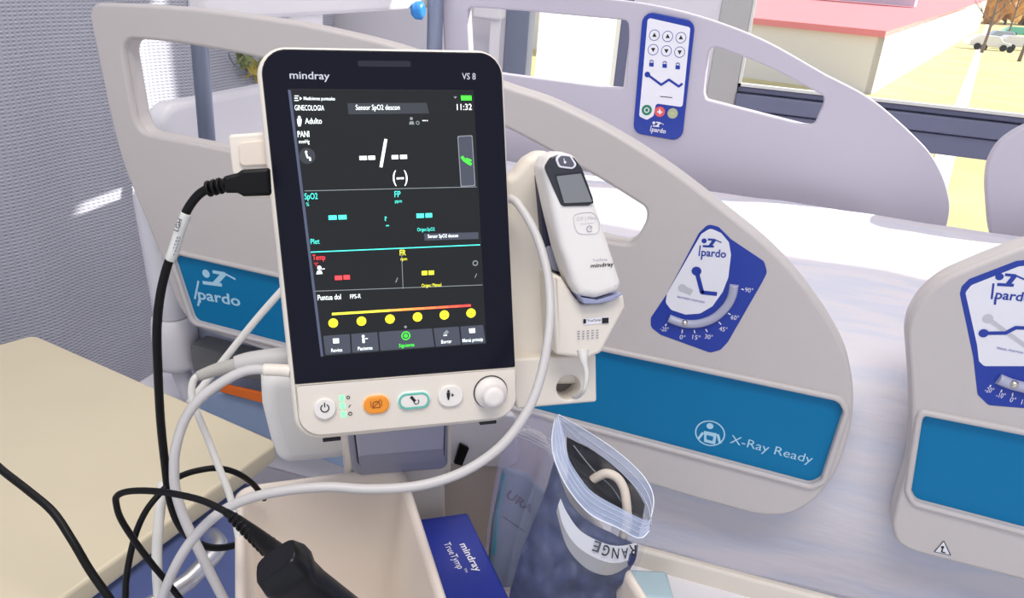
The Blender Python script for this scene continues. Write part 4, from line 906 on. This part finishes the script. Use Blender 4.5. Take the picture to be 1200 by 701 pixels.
for k in range(2):
    for i in range(6): tube(g, [pt(200.6+3*k+1.35*i, 299-3.9*i, .4498-.0005*i), pt(201.3+3*k+1.35*i, 297-3.9*i, .4496-.0005*i)], .0004, M_GREYP, 4, 1)
build('label_print', g, ub)
# barcode scanner with its cable
sc = thing('barcode_scanner', pt(360, 690, .42), 'glossy black handheld barcode scanner held upside down at the bottom edge', 'scanner')
ax = [pt(322, 657, .405), pt(345, 672, .41), pt(372, 694, .42), (pt(430, 748, .445))]
g = G(); T0 = (ax[3]-ax[0]).normalized()
side = T0.cross(FW).normalized(); nrm = side.cross(T0)
secs = [(0.000, .0118, .0088), (.0010, .0126, .0096), (.009, .0140, .0125), (.014, .0136, .0125), (.020, .0112, .0108), (.03, .0106, .0105), (.06, .0116, .0112), (.12, .013, .012)]
prev = None; vs = []; fs = []; SEG = 20
for (h, rx, ry) in secs:
    for k in range(SEG):
        t = 2*pi*k/SEG; ce, se = math.cos(t), math.sin(t); pw = .5
        vs.append(ax[0]+T0*h+side*(rx*math.copysign(abs(ce)**pw, ce))+nrm*(ry*math.copysign(abs(se)**pw, se))+T0*(-.004 if h == 0 else 0)*0)
for i in range(len(secs)-1):
    for k in range(SEG): fs.append([i*SEG+k, i*SEG+(k+1) % SEG, (i+1)*SEG+(k+1) % SEG, (i+1)*SEG+k])
fs += [list(range(SEG))[::-1], [(len(secs)-1)*SEG+k for k in range(SEG)]]
g.add(vs, fs, mat('scanner body', (10, 11, 17), .3, spec=.3), [True]*(len(fs)-2)+[False]*2); build('handle', g, sc)
g = G(); tpx(g, [(264, 600, .445), (288, 617, .438), (322, 647, .424), (334, 660, .41)], [.0022, .0034, .0058, .006], M_BLACK, 10)
for k in range(9): t = k/9; p = pt(272+46*t, 606+38*t, .4425-.014*t); lathe(g, p, pt(318, 644, .4285)-pt(272, 606, .4425), [(.0030+.0026*t, 0), (.0034+.0027*t, .0005), (.0034+.0027*t, .0014), (.0030+.0026*t, .0019)], M_BLACK, 10)
build('strain_relief', g, sc)
g = G(); tpx(g, [(266, 600.7, .445), (234.7, 586, .45), (190.7, 576.8, .455), (155, 575.5, .46), (137.5, 581, .464), (136.5, 592, .468), (142, 609, .474), (157.7, 633.7, .482), (178, 661, .49), (198, 685, .5), (225, 720, .51)], .0020, M_BLACK, 10); build('cord', g, sc)
cable('black_cable', 'thick black cable crossing the bedside cabinet top at far left', [(-30, 520, .56), (0, 549, .555), (33, 575, .55), (62, 600, .545), (85, 634, .54), (105, 668, .54), (128, 701, .54), (150, 735, .54)], .0029, M_BLACK, 10)
cable('black_cable', 'thin black cable looping from the bottom edge behind the scanner cord to the bin', [(145, 735, .5), (147, 701, .5), (148.5, 674, .5), (157.7, 630, .502), (170.5, 600, .505), (186, 580, .51), (200, 566, .515), (214, 557, .52), (234.7, 551, .528), (256.7, 549, .535), (278.7, 555, .545), (297, 568, .56), (310, 585, .575)], .0021, M_BLACK, 10)
# white hoses
h1 = thing('pressure_hose', pt(262, 701, .5), 'white hose curving down from the upper left connector of the monitor', 'hose')
g = tpx(G(), [(312, 433.5, .505), (298.6, 433, .505), (281, 437, .504), (257, 450, .502), (233.7, 468, .5), (216, 493, .5), (206, 525, .5), (204, 550, .502), (206, 575, .505), (216, 608, .51), (234.7, 648, .515), (256.7, 692, .52), (280, 735, .525)], .0033, M_HOSEG, 12); build('hose', g, h1)
g = tpx(G(), [(340, 435, .507), (330, 434, .506), (309, 433.2, .505)], [.0045, .0042, .0041], M_CREAM, 12); build('connector', g, h1)
h2 = thing('sensor_cable', pt(295, 701, .52), 'thin cream sensor cable with fat grey plug behind the white hose', 'cable')
g = tpx(G(), [(345, 418, .53), (325, 420, .528), (296, 424, .526), (276, 428, .524)], [.0075, .0073, .0072, .0062], M_HOSEG, 14); build('plug', g, h2)
g = tpx(G(), [(279, 428, .524), (255, 433, .522), (232, 441, .52)], [.0052, .0045, .0034], mat('grey boot', (176, 174, 168), .5), 12); build('strain_relief', g, h2)
g = tpx(G(), [(236, 439.5, .52), (228, 444, .52), (224.6, 456, .52), (226, 470, .52), (233, 489, .52), (245, 518, .525), (257, 549, .53), (271, 587, .535), (283, 648, .54), (295, 701, .54), (302, 740, .54)], .0025, M_HOSE, 10); build('cord', g, h2)
h3 = thing('thermometer_cable', pt(185, 701, .47), 'long pale hose sweeping under the monitor from its right side', 'hose')
g = tpx(G(), [(596, 232, .53), (607, 239, .528), (625, 268, .522), (638, 305, .516), (644, 345, .51), (643, 390, .503), (634, 440, .497), (618, 482, .492), (590, 520, .487), (556, 546, .483), (520, 562, .48), (480, 571, .476), (430, 573.5, .472), (385, 571, .468), (335, 575, .466), (290, 585, .466), (255, 603, .468), (225, 633, .474), (205, 665, .48), (190, 701, .49), (178, 740, .5)], [.0030, .0030, .0031, .0031, .0031, .0031, .0031], M_HOSEG, 12); build('hose', g, h3)
cable('white_cable', 'straight white cable hanging down left of the loops below the cabinet edge', [(191, 566, .535), (189, 585, .53), (184.5, 630, .525), (184, 665, .525), (186, 701, .53), (188, 740, .53)], .0034, M_HOSE, 10)
cable('thermometer_lead', 'short white lead running from the thermometer cup into the bracket hole', [zt4(203, 548)+(.512,), zt4(206, 575)+(.511,), zt4(213, 605)+(.512,), zt4(211, 635)+(.514,), zt4(204, 655)+(.518,), zt4(190, 668)+(.53,), zt4(180, 668)+(.545,)], [.0042, .0018, .0016, .0016, .0016], M_HOSE, 10)
cable('white_rod', 'straight translucent white tube slanting in front of the blue logo panel', [(338, 332, .70), (300, 375, .70), (255, 431, .70), (222, 472, .70)], .0034, M_HOSE, 10)

# ================================================================== IN THE BIN
zb_ = 1.2-.42
bx_ = [onZ(482, 609, zb_), onZ(548, 600, zb_), onZ(609, 698, zb_), onZ(517, 701, zb_)]
ub_ = (bx_[1]-bx_[0]).normalized(); dn = (bx_[2]-bx_[1]).normalized(); dn = (dn-ub_*dn.dot(ub_)).normalized(); wbx = (bx_[1]-bx_[0]).length
PBX = Pl(bx_[0], ub_, -dn)
dv = thing('device_carton', bx_[0]-EZ*.1, 'dark blue printed carton lying in the right bin of the trolley', 'box')
g = G(); M_CART = mat('dark blue carton', (26, 44, 140), .35, var=.08, scale=40)
plate(g, PBX, [fillet([(0, 0), (wbx, -.0), (wbx+.012, -.165), (.010, -.165)], .003)], .10, .0025, M_CART, 0); build('carton', g, dv)
def tz(x, y): return (380+x/3.489, 500+y/3.489)
g = G()
textpx(g, 'mindray', PBX, tz(553, 482), tz(618, 595), 8.5, M_STW, .0006, .015); textpx(g, 'TrueTymp', PBX, tz(487, 478), tz(547, 584), 8, M_STW, .0006, 0); textpx(g, 'TM', PBX, tz(570, 580), tz(577, 597), 3, M_STW, .0006)
build('print', g, dv)
# lid seam
g = G(); a0 = PBX.w(wbx*.02, -.002, .0003); strokepx(g, PBX, [(484, 612), (549, 603.5)], .6, mat('seam blue', (16, 28, 96), .5), .0003); build('lid_seam', g, dv)

# bags
def spline_row(pts, n): 
    q = cr([V(p) for p in pts], 8); L = [0]
    for a_, b_ in zip(q, q[1:]): L.append(L[-1]+(b_-a_).length)
    out = []
    for i in range(n):
        t = L[-1]*i/(n-1); k = 0
        while k < len(L)-2 and L[k+1] < t: k += 1
        f = (t-L[k])/max(L[k+1]-L[k], 1e-9); out.append(q[k].lerp(q[k+1], f))
    return out
def sheetgrid(rows, n, m, sub=5, wob=.0012, seed=0):
    R0 = [spline_row([pt(*p) for p in r], n) for r in rows]; P = []
    colsp = [cr([r[j] for r in R0], sub) for j in range(n)]
    for i in range(len(colsp[0])):
        P.append([colsp[j][i]+(FW*noise.noise(colsp[j][i]*90+V((seed, 0, 0)))*wob) for j in range(n)])
    return P
bag = thing('zip_bag', pt(650, 720, .57), 'clear zip bag with a dark cuff bundle and beige hose inside, standing in front', 'bag')
top = [(654.5, 487, .575), (662, 513, .565), (666, 536, .558), (678, 557, .555), (696, 578, .555), (730, 597, .558), (757, 610, .566), (763, 606, .572)]
zipl = [(650, 492, .573), (646.7, 518, .562), (651.4, 543, .553), (667, 574.5, .549), (692, 603, .549), (724, 618.7, .552), (749, 631, .562), (761, 622, .570)]
mid1 = [(634, 545, .572), (634, 565, .562), (640, 590, .553), (652, 615, .549), (680, 638, .549), (712, 652, .552), (736, 664, .56), (748, 655, .57)]
mid2 = [(606, 625, .575), (612, 645, .565), (620, 660, .557), (635, 675, .554), (660, 688, .554), (690, 697, .556), (716, 705, .562), (731, 700, .572)]
bot = [(588, 715, .580), (594, 735, .574), (604, 745, .570), (618, 752, .568), (640, 758, .568), (664, 764, .57), (690, 768, .572), (708, 765, .58)]
g = G(); Pf = sheetgrid([top, zipl], 25, M_STRIP, 4, .0006, 1); grid(g, Pf, M_STRIP); build('front_zip_strip', g, bag)
g = G(); grid(g, sheetgrid([zipl, mid1, mid2, bot], 41, M_FILM, 8, .0032, 2), M_FILM); build('front_film', g, bag)
btop = [(654.5, 486, .576), (692, 508, .598), (724, 530, .606), (749, 552.5, .606), (762, 571, .600), (766, 588, .590), (763, 606, .573)]
bzip = [(652, 492, .577), (678, 530, .604), (704, 548, .612), (732, 572, .612), (748, 590, .605), (757, 604, .594), (763, 621, .573)]
bbot = [(590, 716, .582), (620, 716, .60), (650, 730, .602), (672, 742, .602), (690, 752, .598), (700, 760, .592), (709, 766, .582)]
g = G(); grid(g, sheetgrid([btop, bzip], 25, M_STRIP, 4, .0006, 3), M_STRIP); build('back_zip_strip', g, bag)
g = G(); grid(g, sheetgrid([bzip, [(622, 600, .58), (650, 625, .607), (680, 650, .612), (705, 668, .61), (722, 682, .602), (733, 690, .59), (738, 692, .577)], bbot], 25, M_FILM, 6, .0016, 4), M_FILM); build('back_film', g, bag)
M_WL = mat('zip ridge', (232, 240, 252), .25)
g = G(); tube(g, spline_row([pt(x, y, d-.0006) for x, y, d in zipl], 40), .00055, M_WL, 6, 1)
for t in (.3, .55, .8): tube(g, spline_row([pt(a_[0]*(1-t)+b_[0]*t, a_[1]*(1-t)+b_[1]*t, (a_[2]*(1-t)+b_[2]*t)-.0005) for a_, b_ in zip(zipl, top)], 40), .00022, M_WL, 4, 1)
tube(g, spline_row([pt(x, y, d) for x, y, d in btop], 40), .0005, M_WL, 6, 1)
for t in (.3, .6): tube(g, spline_row([pt(a_[0]*(1-t)+b_[0]*t, a_[1]*(1-t)+b_[1]*t, (a_[2]*(1-t)+b_[2]*t)-.0006) for a_, b_ in zip(btop, bzip)], 40), .00022, M_WL, 4, 1)
build('zip_ridges', g, bag)
# cuff bundle in the bag
cf = thing('pressure_cuff', pt(655, 735, .58), 'folded navy pressure cuff with black lining and size label inside the front bag', 'cuff')
M_NVY = mat('navy cuff cloth', (36, 46, 92), .55, bump=.8, scale=90, var=.6); M_BLK = mat('black cuff lining', (26, 27, 34), .5, bump=.5, scale=160)
rows = [[(650, 540, .567), (666, 585, .560), (690, 612, .560), (722, 628, .562), (748, 640, .568)],
        [(636, 585, .572), (650, 628, .559), (682, 650, .557), (712, 664, .560), (738, 668, .568)],
        [(610, 650, .577), (630, 685, .564), (662, 700, .562), (692, 710, .565), (722, 706, .574)],
        [(590, 725, .584), (612, 755, .578), (645, 768, .576), (670, 774, .577), (704, 772, .583)]]
g = G(); grid(g, sheetgrid(rows, 41, M_NVY, 10, .008, 9), M_NVY)
rows_b = [[(x, y, .594) for x, y, d in r] for r in rows]; grid(g, [r[::-1] for r in sheetgrid(rows_b, 21, M_NVY, 6, .002, 10)], M_NVY); build('cuff_body', g, cf)
g = G(); PBk = Pl(pt(710, 560, .575), V((.9, .4, -.1)), V((-.1, .55, .8)))
for rws, sd_ in (([[(664, 512, .584), (692, 527, .597), (722, 548, .600), (744, 572, .596), (756, 592, .585)], [(664, 524, .581), (688, 543, .590), (714, 565, .591), (738, 586, .588), (753, 602, .58)], [(666, 540, .573), (684, 560, .572), (706, 578, .572), (732, 594, .574), (752, 608, .575)], [(664, 570, .567), (680, 590, .568), (702, 606, .568), (728, 620, .57), (748, 630, .572)]], 12),):
    grid(g, sheetgrid(rws, 21, M_BLK, 6, .006, sd_), M_BLK)
build('lining', g, cf)
g = G(); 
tube(g, spline_row([pt(672, 522, .584), pt(686, 540, .583), pt(700, 556, .582), pt(716, 570, .580), pt(728, 588, .573)], 24), .0005, mat('pale edging', (140, 144, 152), .5), 5, 1); build('edging', g, cf)
g = G(); tpx(g, [(690, 566, .578), (700, 559, .574), (711, 555, .571), (723, 560, .569), (731, 573, .567), (734, 590, .565), (735, 612, .566), (730, 630, .567)], .0035, mat('beige hose', (206, 196, 184), .45), 12); build('cuff_hose', g, cf)
M_LBL = mat('cuff label', (214, 216, 222), .5)
g = G(); lb_t = [(657, 584, .5555), (664, 600, .5535), (680, 622, .553), (706, 636, .5535), (726, 640, .556), (746, 636, .562)]; lb_b = [(654, 592, .5555), (660, 616, .5535), (676, 640, .553), (702, 656, .5535), (724, 660, .556), (742, 654, .562)]
grid(g, sheetgrid([lb_t, lb_b], 21, M_LBL, 3, .0002, 20), M_LBL); 
lb2 = [(652, 600, .5555), (664, 640, .5535), (684, 664, .553), (706, 674, .5535), (722, 672, .556), (738, 662, .562)]
grid(g, sheetgrid([lb_b, lb2], 21, M_LBL, 3, .0002, 21), mat('beige label', (150, 150, 152), .6)); build('size_label', g, cf)
g = G(); tx = list('RANGE'); pos = [(741, 645), (732, 648.5), (722, 649), (712, 647), (701, 642)]
for ch, (x, y) in zip(tx, pos):
    dd = .5515 if x < 730 else .556
    p = pt(x+4, y-6, dd); p2 = pt(x-4, y-6-(2.5 if x < 715 else -.5 if x > 730 else 1), dd)
    text(g, ch, p, p2-p, -FW, (p2-p).length, .0075, M_INK, .01)
build('label_print', g, cf)
# rear bag
bg2 = thing('zip_bag', pt(600, 690, .62), 'lilac tinted zip bag standing behind the front bag against the bin wall', 'bag')
r2 = [[(612, 488, .62), (622, 484, .618), (640, 494, .618), (660, 506, .62)], [(590, 520, .62), (606, 520, .612), (630, 528, .612), (655, 545, .62)], [(574, 600, .625), (592, 600, .612), (615, 610, .612), (640, 625, .622)], [(566, 690, .63), (585, 695, .62), (610, 700, .62), (630, 705, .63)]]
g = G(); grid(g, sheetgrid(r2, 17, M_FILM2, 6, .002, 30), M_FILM2); build('front_film', g, bg2)
g = G(); grid(g, sheetgrid([[(x+3, y-3, .645) for x, y, d in r] for r in r2], 17, M_FILM2, 6, .002, 31), M_FILM2); build('back_film', g, bg2)
g = G(); 
for k in range(5): t = k/4; tube(g, spline_row([pt(606-8*t, 500+10*t, .6165), pt(618-8*t, 500+12*t, .6125), pt(636-5*t, 510+12*t, .6125), pt(656-2*t, 522+14*t, .6185)], 20), .0003, M_WL, 4, 1)
build('zip_ridges', g, bg2)
lf = thing('folded_cuff', pt(600, 690, .632), 'grey teal folded pack with printed lettering inside the lilac bag', 'pack')
g = G(); PLF = Pl(pt(605, 600, .620), V((.9, .42, -.08)), V((-.12, .3, .95)))
plate(g, PLF, [ringpx(PLF, [(590, 548), (618, 556), (646, 585), (626, 690), (570, 690), (578, 610)], .004)], .008, .003, mat('grey teal pack', (92, 112, 130), .6, var=.3, scale=60)); build('pack', g, lf)
g = G(); textpx(g, 'URA', PLF, (592, 582), (622, 602), 9, mat('teal ink', (16, 30, 56), .5), .0006, .035); strokepx(g, PLF, [(590, 556), (579, 650)], 4, mat('teal edge', (50, 120, 140), .5), .0004); strokepx(g, PLF, [(590, 606), (616, 624)], 1.4, MATS['teal ink'], .0006); build('pack_print', g, lf)
